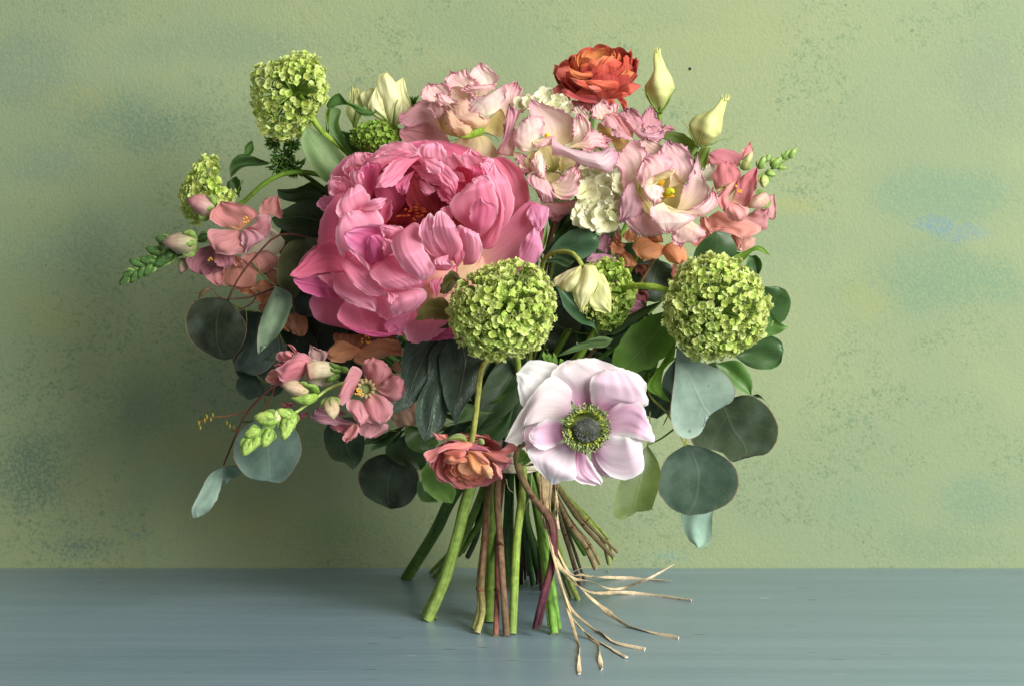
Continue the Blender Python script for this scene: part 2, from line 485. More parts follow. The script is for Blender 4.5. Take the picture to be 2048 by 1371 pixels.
# ---------------------------------------------------------------- wall and table
def plane_wall():
    m, t, N, out = nt('mottled_green_plaster')
    tc = N('ShaderNodeTexCoord')
    ob = tc.outputs['Object']
    def noise(scale, detail=4.0, rough=0.55, dist=0.0, vec=None):
        n = N('ShaderNodeTexNoise', Scale=scale, Detail=detail, Roughness=rough, Distortion=dist)
        t.links.new(vec or ob, n.inputs['Vector'])
        return n.outputs[0]
    big = noise(4.5, 3, 0.55, 0.6)
    mid = noise(13, 5, 0.6, 0.4)
    sp = noise(400, 3, 0.75)
    sp2 = noise(150, 4, 0.75)
    base = mixc(t, N, ramp(t, N, big, 0.38, 0.62), tuple(c('92a27e')), tuple(c('9daa7f')))
    def patch(px, py, rx, ry, colr, amt, lo=0.45, hi=0.62, speck=sp, base=None):
        x0, _, z0 = W(px, py, -575)
        s = K * 1.764 / 1.5
        mp = N('ShaderNodeMapping', _vector_type='POINT')
        mp.inputs['Location'].default_value = (-x0 / (rx * s), 0, -z0 / (ry * s))
        mp.inputs['Scale'].default_value = (1 / (rx * s), 0.0, 1 / (ry * s))
        t.links.new(ob, mp.inputs[0])
        ln = N('ShaderNodeVectorMath', _operation='LENGTH')
        t.links.new(mp.outputs[0], ln.inputs[0])
        r = mathn(t, N, 'ADD', ln.outputs['Value'], mathn(t, N, 'MULTIPLY', mathn(t, N, 'SUBTRACT', mid, 0.5), 2.3))
        f = mathn(t, N, 'SUBTRACT', 1.0, ramp(t, N, r, 0.15, 1.15), True)
        g = ramp(t, N, mathn(t, N, 'ADD', speck, mathn(t, N, 'MULTIPLY', f, 0.13)), lo, hi)
        k = mathn(t, N, 'MULTIPLY', mathn(t, N, 'MULTIPLY', f, g), amt)
        return mixc(t, N, k, base, tuple(c(colr)))
    # loose sponge mottling everywhere
    g = mathn(t, N, 'MULTIPLY', ramp(t, N, mid, 0.46, 0.64), ramp(t, N, mathn(t, N, 'ADD', mathn(t, N, 'MULTIPLY', sp, 0.6), mathn(t, N, 'MULTIPLY', sp2, 0.4)), 0.50, 0.60))
    b = mixc(t, N, mathn(t, N, 'MULTIPLY', g, 0.68), base, tuple(c('6b8868')))
    sm = lambda *a, **k: patch(*a, **k)
    big_p = [(60, 130, 130, 120, '7f937c', .5), (330, 255, 260, 80, '6f8e76', .5), (100, 330, 150, 70, '7c947e', .35),
             (180, 500, 230, 110, '7d977c', .5), (480, 90, 330, 60, '84997c', .4), (60, 950, 150, 170, '708870', .75),
             (150, 1090, 130, 45, '6a8276', .6), (260, 800, 190, 120, '7f9676', .4),
             (1900, 390, 190, 70, '7c9a80', .5), (1880, 570, 220, 90, '7b987a', .55), (1990, 150, 150, 190, '8a987c', .5),
             (1720, 240, 200, 90, '8fa07e', .4), (1960, 1000, 120, 80, '7f987e', .55), (1700, 1010, 150, 80, '869e7e', .45),
             (1880, 1090, 210, 50, '809878', .45), (1560, 480, 140, 90, '8aa07e', .4), (900, 60, 330, 80, '8ba07c', .35),
             (620, 740, 220, 200, '7c9468', .35), (700, 1060, 200, 60, '86a068', .3)]
    for a in big_p:
        b = sm(a[0], a[1], a[2], a[3], a[4], min(1.0, a[5] * 1.35), base=b, lo=0.535, hi=0.64)
        b = sm(a[0], a[1], a[2] * .9, a[3] * .9, a[4], a[5] * .4, base=b, speck=big, lo=0.2, hi=0.5)
    yel = [(1600, 410, 80, 26, 'b4ae58', .4), (1740, 600, 70, 60, 'aeac60', .4), (150, 200, 90, 40, 'aaa868', .35),
           (400, 895, 110, 40, 'b0ae54', .4), (1500, 60, 320, 70, 'a8ac76', .3), (120, 640, 180, 70, 'a4ac64', .4), (1150, 1090, 380, 60, 'a8b06a', .35),
           (450, 1040, 220, 70, 'a4a85e', .4), (190, 980, 120, 90, 'aca870', .35)]
    for a in yel:
        b = sm(a[0], a[1], a[2], a[3], a[4], a[5] * .6, base=b, speck=sp2, lo=0.40, hi=0.62)
    blu = [(1335, 1110, 80, 24, '6a98a0', .6), (1935, 466, 60, 22, '6a8cae', .36), (1870, 446, 45, 18, '6a92ac', .5), (275, 1068, 40, 14, '5f8a90', .6), (150, 1110, 90, 25, '5e8480', .6)]
    for a in blu:
        b = sm(*a, base=b, lo=0.50, hi=0.66)
    # scattered little dark flecks
    vo = N('ShaderNodeTexVoronoi', Scale=95.0, Randomness=1.0)
    t.links.new(ob, vo.inputs['Vector'])
    fl = mathn(t, N, 'SUBTRACT', 1.0, ramp(t, N, vo.outputs['Distance'], 0.05, 0.16), True)
    fl = mathn(t, N, 'MULTIPLY', fl, ramp(t, N, mid, 0.52, 0.62))
    b = mixc(t, N, mathn(t, N, 'MULTIPLY', fl, 0.6), b, tuple(c('4f7264')))
    # the fine paint grain
    b = mixc(t, N, mathn(t, N, 'MULTIPLY', ramp(t, N, noise(520, 2, 0.5), 0.3, 0.7), 0.22), b, tuple(c('8ea274')))
    b = mixc(t, N, 1.0, b, (0.80, 0.80, 0.80), 'MULTIPLY')
    bh = mathn(t, N, 'ADD', mathn(t, N, 'MULTIPLY', noise(420, 2, 0.5), 1.0), mathn(t, N, 'MULTIPLY', noise(190, 2, 0.5), 0.6))
    bp = N('ShaderNodeBump', Strength=0.42, Distance=0.0009)
    t.links.new(bh, bp.inputs['Height'])
    pr = N('ShaderNodeBsdfPrincipled', Roughness=0.75)
    pr.inputs['Specular IOR Level'].default_value = 0.2
    t.links.new(b, pr.inputs['Base Color'])
    t.links.new(bp.outputs[0], pr.inputs['Normal'])
    t.links.new(pr.outputs[0], out.inputs[0])
    y = 0.2645
    V = [(-1.6, y, -0.3), (1.6, y, -0.3), (1.6, y, 1.5), (-1.6, y, 1.5), (-1.6, y + .1, -0.3), (1.6, y + .1, -0.3), (1.6, y + .1, 1.5), (-1.6, y + .1, 1.5)]
    w = mesh_obj('wall', V, [(0, 1, 2, 3), (5, 4, 7, 6), (4, 0, 3, 7), (1, 5, 6, 2), (3, 2, 6, 7), (4, 5, 1, 0)], m, smooth=False)
    w['kind'] = 'structure'
    return w
wall = plane_wall()

# little nail hole in the plaster
def nail_hole():
    mt, t, N, out = nt('dark_hole')
    pr = N('ShaderNodeBsdfPrincipled', Roughness=0.9)
    pr.inputs['Base Color'].default_value = (0.012, 0.014, 0.01, 1)
    t.links.new(pr.outputs[0], out.inputs[0])
    p = W(1380, 138, -574)
    V = [(p[0] + 0.0011 * math.cos(a), 0.2641, p[2] + 0.0011 * math.sin(a)) for a in np.linspace(0, 6.283, 12, endpoint=False)]
    o = mesh_obj('nail_hole', V, [list(range(12))], mt, wall, smooth=False)
    p2 = W(1760, 574, -574)
    V = [(p2[0] - .003, .2641, p2[2]), (p2[0] + .003, .2641, p2[2] - .0003), (p2[0] + .003, .2641, p2[2] + .0001), (p2[0] - .003, .2641, p2[2] + .0003)]
nail_hole()

def table_top():
    m, t, N, out = nt('blue_grey_brushed_paint')
    tc = N('ShaderNodeTexCoord')
    def streak(sx, sy, det=4.0, rough=0.6):
        mp = N('ShaderNodeMapping'); mp.inputs['Scale'].default_value = (sx, sy, 1)
        t.links.new(tc.outputs['Object'], mp.inputs[0])
        n = N('ShaderNodeTexNoise', Scale=1.0, Detail=det, Roughness=rough)
        t.links.new(mp.outputs[0], n.inputs['Vector'])
        return n.outputs[0]
    s1, s2, s3, s4 = streak(3, 420), streak(11, 200), streak(1.6, 26, 3), streak(16, 1100, 3)
    b = mixc(t, N, ramp(t, N, s3, 0.3, 0.7), tuple(c('7e96a2')), tuple(c('8ba2ae')))
    b = mixc(t, N, mathn(t, N, 'MULTIPLY', ramp(t, N, s1, 0.50, 0.74), 0.34), b, tuple(c('6c808c')))
    b = mixc(t, N, mathn(t, N, 'MULTIPLY', ramp(t, N, s2, 0.52, 0.75), 0.22), b, tuple(c('a6bac2')))
    b = mixc(t, N, mathn(t, N, 'MULTIPLY', ramp(t, N, s4, 0.62, 0.78), 0.35), b, tuple(c('56707a')))
    # scuffs: small dark and pale marks
    def flecks(sx, sy, d0, d1, hexa, amt, b):
        mp = N('ShaderNodeMapping'); mp.inputs['Scale'].default_value = (sx, sy, 1)
        t.links.new(tc.outputs['Object'], mp.inputs[0])
        vo = N('ShaderNodeTexVoronoi', Scale=1.0, Randomness=1.0)
        t.links.new(mp.outputs[0], vo.inputs['Vector'])
        f = mathn(t, N, 'SUBTRACT', 1.0, ramp(t, N, vo.outputs['Distance'], d0, d1), True)
        f = mathn(t, N, 'MULTIPLY', f, ramp(t, N, s2, 0.5, 0.6))
        return mixc(t, N, mathn(t, N, 'MULTIPLY', f, amt), b, tuple(c(hexa)))
    b = flecks(24, 70, 0.05, 0.16, '3f4e52', 0.8, b)
    b = flecks(15, 44, 0.03, 0.09, 'd5dfe0', 0.7, b)
    b = mixc(t, N, 1.0, b, (0.80, 0.80, 0.80), 'MULTIPLY')
    bp = N('ShaderNodeBump', Strength=0.35, Distance=0.0006)
    t.links.new(mathn(t, N, 'ADD', s1, mathn(t, N, 'MULTIPLY', s4, 0.5)), bp.inputs['Height'])
    pr = N('ShaderNodeBsdfPrincipled')
    pr.inputs['Specular IOR Level'].default_value = 0.5
    t.links.new(mathn(t, N, 'ADD', 0.20, mathn(t, N, 'MULTIPLY', s2, 0.22)), pr.inputs['Roughness'])
    t.links.new(b, pr.inputs['Base Color'])
    t.links.new(bp.outputs[0], pr.inputs['Normal'])
    t.links.new(pr.outputs[0], out.inputs[0])
    import bmesh
    bm = bmesh.new()
    bmesh.ops.create_cube(bm, size=1)
    for v in bm.verts:
        v.co = Vector((v.co.x * 2.6, -0.0985 + v.co.y * 0.724, -0.0175 + v.co.z * 0.035))
    bmesh.ops.bevel(bm, geom=[e for e in bm.edges if all(v.co.y < 0 for v in e.verts)], offset=0.004, segments=3, affect='EDGES')
    me = bpy.data.meshes.new('table_top')
    bm.to_mesh(me); bm.free()
    me.materials.append(m)
    o = bpy.data.objects.new('table', me)
    COLL.objects.link(o)
    tag(o, 'blue grey painted wooden table top with brush streaks against the green wall', 'table')
table_top()
# ---------------------------------------------------------------- stems: each flower's stem runs through the tie to the table
FS = (780, 840, 2.581)
G1, G2, G3 = ['6f8f3c', '8aa548', '7f9a48'], ['5d7d34', '74923c', '7d9a44'], ['3f5a2c', '55733a', '58743a']
BR, TAN, RED = ['6a5138', '7a6048', '6e5844'], ['8a7450', '9a8460', 'a08c66'], ['8a7450', '5c3038', '4a2430']
LOW = {  # lower run seen in the photo: x,y ..., radius, depth at the tie, depth at the end (None = on the table), colours, woody
    's1': ('330,380 240,560 85,812', 27, -40, None, ['4d682e', '5a7834', '65843a'], 0),
    's2': ('410,360 350,590 280,830 195,1030', 25, 60, None, ['7f9a4a', '86a34c', '94ac5a'], 0),
    's3': ('470,380 400,560 330,690 235,805', 17, -10, None, ['75913e', '86a04a', '8ea455'], 0),
    's4': ('500,450 430,580 350,690', 16, -80, -330, G2, 0),
    's5': ('475,430 450,590 402,700', 13, -100, -380, ['4c5a3c', '56603e', '6a6a4a'], 0),
    's6': ('510,360 492,620 470,880 478,980 450,1098', 14, 45, None, ['70803e', '7c6a48', '82604a', '6c5a3a', 'a0a060'], 1),
    's7': ('535,370 528,700 515,1040', 25, 20, None, G2, 0),
    's8': ('560,500 553,880 546,1112', 12, 30, None, ['6a4038', '7a4a42', '8a5a4e'], 1),
    's9': ('556,330 570,640 602,1112', 15, 75, None, BR, 1),
    's10': ('620,260 610,560 598,850', 21, -30, None, G3, 0),
    's11': ('685,250 655,620 632,1102', 18, 62, None, ['8ea24a', '84a044', '7e9a48'], 0),
    's12': ('670,270 740,400 812,492 828,520 832,740 790,900 748,1080', 14, 95, 235, ['8a7450', '8f7a58', '7a5a48', '5c3038', '6a3a3c', '4a2430', '3c1c26'], 1),
    's13': ('735,340 790,640 850,1102', 18, 30, None, ['557a30', '68933c', '7fae4c'], 0),
    's14': ('690,500 712,680 738,845', 13, -70, None, ['33502c', '3c5c34', '48683a'], 0),
    's15': ('705,500 755,690 792,860', 13, -50, None, ['48642e', '4e6e34', '587438'], 0),
    's16': ('680,500 678,680 674,838', 12, -110, None, ['4a3a30', '54443a', '4c4036'], 1),
    's17': ('830,520 890,720 925,820 970,922', 13, 10, None, ['7e9644', '8ea24c', '9aa858'], 0),
    's18': ('840,400 900,580 980,848', 12, -20, None, ['6a6040', '6e5e44', '70504a'], 1),
    's19': ('845,370 930,540 1010,650 1060,762', 13, -40, -260, TAN, 1),
    's20': ('850,380 920,540 1005,688', 12, -90, -330, ['4f8230', '5f9438', '588a34'], 0),
    's21': ('850,320 990,530 1150,700', 11, -20, -260, ['7a6a44', '7c6648', '84705a'], 1),
    's22': ('860,330 1010,505 1100,620 1130,738', 11, -60, -330, ['8a9a4a', '93a254', '9aa85e'], 1),
    's23': ('850,600 890,780 935,908', 11, -30, None, ['5c6e38', '68763e', '7a7c4a'], 0),
    's24': ('770,480 778,700 782,872', 11, -60, None, ['4a2a2c', '5a3034', '5e3a38'], 1),
}
USED = {}
def lower(key, use=False):
    xy, r, d0, d1, cols, woody = LOW[key]
    k = USED.get(key, 0)
    if use:
        USED[key] = k + 1
    q = P(xy)
    if k:          # another stem that leaves the tie close by: thinner, a little aside, cut at another length
        sx = (24, -22, 40, -38, 55)[(k - 1) % 5] * (1 if len(key) % 2 else -1)
        n_ = len(q)
        q = [(x + sx * (.35 + .65 * i / (n_ - 1)), y - (14 + 9 * k) * i / (n_ - 1)) for i, (x, y) in enumerate(q)]
        r, d0 = min(r * .62, 11.5), d0 - 26 * k
    p = [(FS[0] + x / FS[2], FS[1] + y / FS[2]) for x, y in q]
    if d1 is None:
        d1 = foot(p[-1][1] + 1.5)
    n = len(p)
    s = np.concatenate([[0], np.cumsum([math.dist(p[i], p[i + 1]) for i in range(n - 1)])])
    s /= s[-1]
    return [(x, y, d0 + (d1 - d0) * k) for (x, y), k in zip(p, s)], 1.22 * r / FS[2], cols, woody

FOOT = {}
def stem(parent, key, upper, r0=None, topcol=None, ucols=None):
    """upper: photo points x,y,depth from the flower down to the tie"""
    low, r, cols, woody = lower(key, True)
    up = P(upper) if isinstance(upper, str) else list(upper)
    tie = (1012 + (low[0][0] - 1000) * 0.55, 902, low[0][2] * 0.9)
    pts = up + [tie] + low
    r0 = r0 or r * 0.85
    a_ = np.array(pts[:len(up) + 1], float)
    STEM_PATH[parent.name] = spline(W(a_[:, 0], a_[:, 1], a_[:, 2]), np.linspace(0, 1, 40))
    nu, nl = len(up), len(low) + 1
    radii = [r0] + [r0 + (r - r0) * k / (nu) for k in range(1, nu)] + [r] * nl
    cl = (ucols or [topcol or cols[0]] * nu) + [cols[0]] + cols
    o = tube('stem', parent, pts, radii, M_WOOD if woody else M_STEM, cl, nseg=12, n=60, jit=0.10 if woody else 0.04, dense=400,
             cap='b9b98a' if not woody else 'a89878')
    if woody:      # leaf scars and nodes
        for k, f in enumerate((0.35, 0.7)):
            q = low[0], low[-1]
            x, y, d = [a + (b - a) * f for a, b in zip(*q)] if len(low) == 2 else low[1 + k if len(low) > 2 + k else -2]
            tube('node', o, [(x - r, y - r * .9, d + r * .3), (x, y, d + r * .35), (x + r, y + r * .7, d + r * .3)], [r * .4, r * .95, r * .45], M_WOOD, ['6a5038', '7a4a34'], nseg=7, n=6)
    return o

def flower(name, label, cat, key, upper, group=None, **kw):
    low = lower(key)[0]
    t = thing(name, label, cat, low[-1], group)
    stem(t, key, upper, **kw)
    return t
# ---------------------------------------------------------------- the peony
PA, PB = (640, 270, 4.357), (570, 480, 3.793)
pink = ('ec7c98', 'f49cb8', 'fac6d8', .75, .84)  # pink and soft: deeper bases put shade between petals into the colour
soft = ('ee8aa2', 'f7aac4', 'fcd8e4', .75, .82)
deep = ('e26a88', 'e26a92', 'ee96b2', .5, .75)
rose = ('f0a4a4', 'e67c96', 'ea86a2', .4, .75)
dark = ('d03a50', 'd84468', 'e05e80', .5, .8)
peach = ('f6dcae', 'f2b4a4', 'ec94b0', .7, .75)
mag = ('dc6a9c', 'dc669a', 'e27cac', .4, .7)
peony = flower('peony', 'large open bright pink peony with ruffled petals around a dark red centre', 'peony', 's2',
               '850,470,10 900,640,0 960,790,10')
def pp(F, L, R, z, colr=pink, label=None, **kw):
    kw.setdefault('crump', 4); kw.setdefault('crease', 1.6); kw.setdefault('rp', 3.5); kw.setdefault('ripple', 1.2); kw.setdefault('nu', 36); kw.setdefault('nv', 36)
    kw.setdefault('wob', 1.5); kw.setdefault('ruf', 6); kw.setdefault('rf', 3)
    return sheet('petal', peony, F, L, R, z, M_PEONY, colr, label=label, **kw)
# deep rows of petals that carry the visible ones
for k in range(11):
    a = k / 11 * 6.2832 + 0.3
    ex, ey = 168 * math.cos(a), 148 * math.sin(a)
    qx, qy = -math.sin(a) * 78, math.cos(a) * 70
    cx, cy = 845, 465
    pl = f'{cx},{cy} {cx+ex*.5+qx*.8:.0f},{cy+ey*.5+qy*.8:.0f} {cx+ex*.85+qx:.0f},{cy+ey*.85+qy:.0f} {cx+ex:.0f},{cy+ey:.0f}'
    pr_ = f'{cx},{cy} {cx+ex*.5-qx*.8:.0f},{cy+ey*.5-qy*.8:.0f} {cx+ex*.85-qx:.0f},{cy+ey*.85-qy:.0f} {cx+ex:.0f},{cy+ey:.0f}'
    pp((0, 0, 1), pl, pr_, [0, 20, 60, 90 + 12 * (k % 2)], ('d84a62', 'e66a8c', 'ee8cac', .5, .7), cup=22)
for k, (x, y, rx, ry, dz) in enumerate(((760, 560, 95, 62, 175), (700, 470, 62, 90, 165), (720, 375, 62, 70, 110), (860, 330, 110, 50, 100), (700, 610, 80, 50, 135), (810, 620, 90, 50, 150), (655, 545, 60, 60, 120))):
    pp((0, 0, 1), f'{x},{y+ry} {x-rx*.9},{y+ry*.5} {x-rx},{y-ry*.2} {x-rx*.4},{y-ry*.9} {x},{y-ry}', f'{x},{y+ry} {x+rx*.9},{y+ry*.5} {x+rx},{y-ry*.2} {x+rx*.4},{y-ry*.9} {x},{y-ry}',
       [dz - 50, dz - 25, dz - 15, dz - 25], ('e06084', 'e87498', 'f096b4', .5, .7), cup=-9)
# guard petals
pp(PA, '1500,860 1640,600 1560,350 1510,200', '1500,860 1780,830 1825,600 1810,430 1720,270 1600,190 1510,200', [60, 130, 150, 165], rose, cup=14, ripple=.6, crump=4)
pp(PA, '1180,1180 1600,800 1830,580 1990,660', '1180,1180 1500,1260 1800,1160 1920,1050 1935,900 1990,660', [60, 100, 130, 120], ('f4dcb0', 'e88aa0', 'e080a8', .55, .8), cup=10, ripple=.6, crump=3)
pp(PA, '1700,1140 1750,960 1870,800', '1700,1140 1860,1135 1925,1050 1935,920 1870,800', [128, 150, 150, 138], ('e890b4', 'e896ba', 'f0b4cf', .4, .6), cup=-10, ripple=.6, crump=2)
pp(PA, '1840,590 1800,700 1870,800 1910,850', '1840,590 1990,640 1990,720 1910,870', [130, 146, 132], ('e080a8', 'ea9cc0', 'f0b4cf', .4, .6), cup=-5, crump=2)
pp(PB, '1880,200 1880,330 1990,460', '1880,200 1960,250 2025,350 1990,460', [40, 70, 80], mag, cup=6)
pp(PB, '1050,470 1000,330 1150,200 1500,120', '1050,470 1300,480 1560,330 1500,120', [110, 100, 90], ('f2c4a8', 'f4d8ac', 'f0b4a8', .5, .7), cup=10, crump=5)
pp(PB, '470,230 250,255 100,290 35,270', '470,230 430,40 340,0 200,90 110,180 35,270', [150, 160, 175, 190], ('e06c88', 'e26c8c', 'e87c9c', .5, .7), cup=-6, tilt=-8, crump=3)
pp(PB, '460,440 250,430 100,360 60,292', '460,440 380,300 240,270 60,292', [110, 140, 165, 185], mag, cup=8, crump=4)
pp(PB, '470,430 330,345 245,270', '470,430 420,262 245,270', [140, 165, 178], pink, cup=4)
pp(PB, '560,440 440,480 400,590 470,660 660,727', '560,440 700,520 780,600 860,690 760,735 660,727', [140, 165, 190, 195], ('e8809c', 'e87c9c', 'ee90b0', .5, .75), cup=22, crump=5)
pp(PB, '430,640 580,712 720,735 860,712', '430,640 620,680 740,700 860,712', [196, 200, 200], mag, cup=-4, crump=1)
pp(PB, '740,410 665,450 690,550 770,610', '740,410 820,450 850,570 770,610', [190, 200, 205], pink, cup=-5)
pp(PB, '960,540 800,570 745,640 790,705', '960,540 960,650 900,720 790,705', [170, 195, 200], ('e0809c', 'dc7ca4', 'e48cb2', .5, .7), cup=-5)
pp(PB, '980,520 905,640 930,760 990,782', '980,520 1150,590 1270,590 1200,690 1080,762 990,782', [165, 190, 198], pink, cup=8)
pp(PB, '1130,690 1080,752 1340,742', '1130,690 1250,650 1340,742', [160, 165, 160], mag, crump=2)
pp(PB, '440,240 385,270 370,370 480,470 690,548', '440,240 540,340 640,420 690,450 690,548', [170, 200, 225, 222], soft, cup=-6, tilt=-6)
pp(PB, '1020,430 870,390 1080,250 1300,190', '1020,430 1180,450 1320,290 1300,190', [120, 140, 130], peach, cup=6)
pp(PB, '1150,440 1100,330 1200,250', '1150,440 1170,380 1200,250', [150, 150, 140], ('e890a8', 'e88cac', 'e88cb0'), crump=2)
# cavity walls: shade and red glow of the hollow put into dark reds
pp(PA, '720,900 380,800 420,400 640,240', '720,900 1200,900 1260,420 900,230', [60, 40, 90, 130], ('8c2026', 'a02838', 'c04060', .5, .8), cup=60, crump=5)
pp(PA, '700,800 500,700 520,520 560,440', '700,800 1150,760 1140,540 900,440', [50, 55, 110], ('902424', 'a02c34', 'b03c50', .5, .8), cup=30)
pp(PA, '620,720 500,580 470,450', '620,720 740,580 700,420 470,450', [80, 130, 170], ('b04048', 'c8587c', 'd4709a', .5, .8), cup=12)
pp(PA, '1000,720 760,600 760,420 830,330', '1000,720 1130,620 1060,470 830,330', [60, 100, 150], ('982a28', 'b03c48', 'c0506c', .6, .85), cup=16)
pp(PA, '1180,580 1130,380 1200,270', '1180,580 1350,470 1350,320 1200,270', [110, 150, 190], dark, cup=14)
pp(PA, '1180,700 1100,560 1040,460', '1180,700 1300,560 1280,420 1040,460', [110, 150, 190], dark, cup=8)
# back arch
pp(PA, '420,270 480,150 560,85 680,55', '420,270 620,230 820,200 855,160 800,80 680,55', [120, 150, 160], soft, cup=-8)
pp(PA, '440,300 460,215 560,140 700,120', '440,300 580,260 780,200 860,165 700,120', [170, 185, 185], pink, cup=-5, ruf=5)
pp(PA, '520,310 440,240 480,190 560,165', '520,310 600,240 700,190 780,185 560,165', [180, 200, 205], soft, cup=-4, ruf=6)
pp(PA, '560,320 600,220 700,170 830,185', '560,320 660,280 740,230 830,185', [170, 175, 175], dark, cup=6)
pp(PA, '1000,270 850,165 870,100 1000,65', '1000,270 1115,250 1095,150 1070,90 1000,65', [160, 180, 170], soft, cup=-10)
pp(PA, '440,560 350,430 350,300 430,230', '440,560 480,450 520,330 540,270 430,230', [150, 190, 205, 190], ('c85078', 'd4608c', 'e48ab0', .5, .7), cup=8)  # deep fold, its shading put into darker pinks
pp(PA, '420,550 280,420 255,340 340,310', '420,550 390,430 370,330 340,310', [170, 200, 205], soft, cup=-5)
# left side
pp(PA, '260,830 190,1055 140,950 160,760 240,665', '260,830 400,795 560,780 490,655 340,660 240,665', [190, 220, 240, 228], soft, cup=-8, tilt=-10)
pp(PA, '350,660 180,735 138,640 185,550 280,450', '350,660 440,560 395,480 340,430 280,450', [180, 225, 230, 205], soft, cup=-9, tilt=-8)
pp(PA, '560,790 490,700 495,640 625,560', '560,790 625,700 625,560', [190, 215, 215], ('cc5c74', 'd87090', 'e490ae'), cup=10)
pp(PA, '320,670 370,600 460,560 588,548', '320,670 470,668 545,625 588,548', [225, 245, 235], soft, cup=-5, ruf=5)
pp(PA, '220,530 120,540 65,440 100,358', '220,530 285,440 205,370 100,358', [120, 150, 165], soft, ruf=8, rf=4)
pp(PA, '160,500 120,450 130,400', '160,500 250,480 240,430 130,400', [150, 172, 175], pink, ruf=5)
pp(PA, '160,650 20,660 -30,600 40,520', '160,650 170,570 110,550 40,520', [100, 120, 130], ('dc84a8', 'dc88ac', 'e6a0c0'), cup=-4)
pp(PA, '150,720 60,900 90,960', '150,720 170,860 90,960', [110, 130, 140], rose, cup=-3)
pp(PA, '360,290 195,305 240,220 310,155', '360,290 390,230 355,170 310,155', [120, 145, 150], soft, cup=-4)
pp(PA, '440,200 385,200 378,150', '440,200 480,170 378,150', [130, 140, 140], soft)
pp(PA, '250,370 200,310 260,270', '250,370 320,330 320,280 260,270', [140, 160, 165], pink)
# overhanging inner ruffles
pp(PA, '870,200 640,232 525,350 478,465', '870,200 770,290 710,380 620,450 478,465', [190, 225, 245, 235], pink, cup=-9, ruf=7, rf=4)
pp(PA, '840,300 720,370 640,430 685,500 715,537', '840,300 785,400 775,460 745,510 715,537', [190, 205, 215, 205], ('cc5878', 'd46c90', 'de88a8'), cup=-5, ruf=8, rf=4)
pp(PA, '860,205 920,310 1000,350 1060,420 1180,540', '860,205 1000,200 1110,270 1200,380 1180,540', [200, 240, 250, 230], pink, cup=-9, ruf=8, rf=4)
pp(PA, '900,220 920,280 960,330 1060,340', '900,220 1000,212 1080,260 1060,340', [245, 260, 262], soft, cup=-5, ruf=4)
pp(PA, '790,270 850,330 900,390 1070,462', '790,270 900,270 1020,350 1085,400 1070,462', [180, 215, 225, 220], pink, cup=-4, ruf=9, rf=5)
pp(PA, '860,390 895,500 930,532', '860,390 970,440 1005,490 930,532', [185, 212, 205], soft, cup=-6, ruf=5)
pp(PA, '1000,460 1060,570 1150,605', '1000,460 1100,470 1165,560 1150,605', [180, 205, 190], ('c04a68', 'd06888', 'dc84a4'), ruf=5)
# right-hand cluster
pp(PA, '1450,920 1480,600 1480,330 1520,225', '1450,920 1580,828 1665,720 1692,560 1640,400 1520,225', [170, 235, 240, 215], pink, cup=-10, ripple=.8)
pp(PA, '1380,990 1540,600 1440,330 1410,250', '1380,990 1500,985 1575,830 1605,650 1570,500 1500,330 1410,250', [180, 255, 258, 235], pink, cup=-10, ripple=.8)
pp(PA, '1400,380 1270,270 1235,180 1310,120', '1400,380 1500,330 1510,210 1400,180 1310,120', [190, 230, 232, 220], pink, ruf=10, rf=4)
pp(PA, '1500,420 1390,300 1400,240', '1500,420 1540,300 1500,210 1400,240', [200, 230, 225], soft, ruf=6, rf=4)
pp(PA, '1330,400 1180,400 1105,230 1160,150', '1330,400 1320,280 1240,200 1160,150', [140, 190, 205], pink, ruf=6)
pp(PA, '1400,400 1330,330 1330,250', '1400,400 1440,330 1330,250', [215, 235, 230], deep, ruf=5)
pp(PA, '1380,900 1270,800 1160,700 1128,600 1250,470 1330,395', '1380,900 1510,780 1555,620 1525,470 1450,350 1330,395', [220, 290, 300, 270], pink, cup=-17, ripple=1.2, crump=5)
pp(PA, '1400,520 1330,430 1330,380', '1400,520 1500,440 1450,355 1330,380', [290, 296, 288], soft, cup=-4, ruf=6, rf=4)
pp(PA, '1390,880 1310,760 1320,620 1400,540', '1390,880 1520,760 1540,620 1470,590 1400,540', [255, 312, 310], ('e07898', 'e880a4', 'f0a0c0'), cup=-9, crump=4)
# lower-left ball of petals
pp(PA, '450,1140 340,1050 235,950 205,860', '450,1140 650,1000 640,900 730,815 600,785 400,785 300,810 205,860', [210, 240, 285, 280], ('c85080', 'dc70a0', 'ec9cc2', .5, .6), cup=10, ruf=10, rf=3)
pp(PA, '440,1125 395,1000 430,875', '440,1125 580,1080 645,960 540,860 430,875', [240, 268, 275], ('d060 90'.replace(' ', ''), 'd868 9a'.replace(' ', ''), 'e488b2'), cup=-10, crump=8, ruf=6)
pp(PA, '600,930 550,880 515,800', '600,930 700,865 725,812 600,788 515,800', [255, 285, 285], soft, cup=-4, ruf=8, rf=4)
pp(PA, '560,1060 540,960 560,900', '560,1060 660,1010 640,930 560,900', [272, 292, 290], pink, cup=-5, ruf=6)
pp(PB, '460,110 435,170 520,330 650,422 768,425', '460,110 560,190 650,270 710,340 770,395 768,425', [220, 250, 245, 225], pink, cup=-6, crump=5)
pp(PA, '300,1010 230,1000 240,960', '300,1010 420,1130 440,1200 380,1080 240,960', [240, 262, 266], soft, crump=4)
pp(PA, '560,1080 435,1200 480,1270 600,1340 740,1352', '560,1080 655,1048 690,1110 780,1210 890,1280 740,1352', [250, 285, 282, 255], pink, cup=-10, ruf=5)
pp(PA, '720,830 618,910 645,1040 760,1200 890,1270', '720,830 830,762 882,800 880,920 965,1090 1005,1190 890,1270', [270, 322, 325, 275], soft, cup=-17, crump=6, ripple=1)
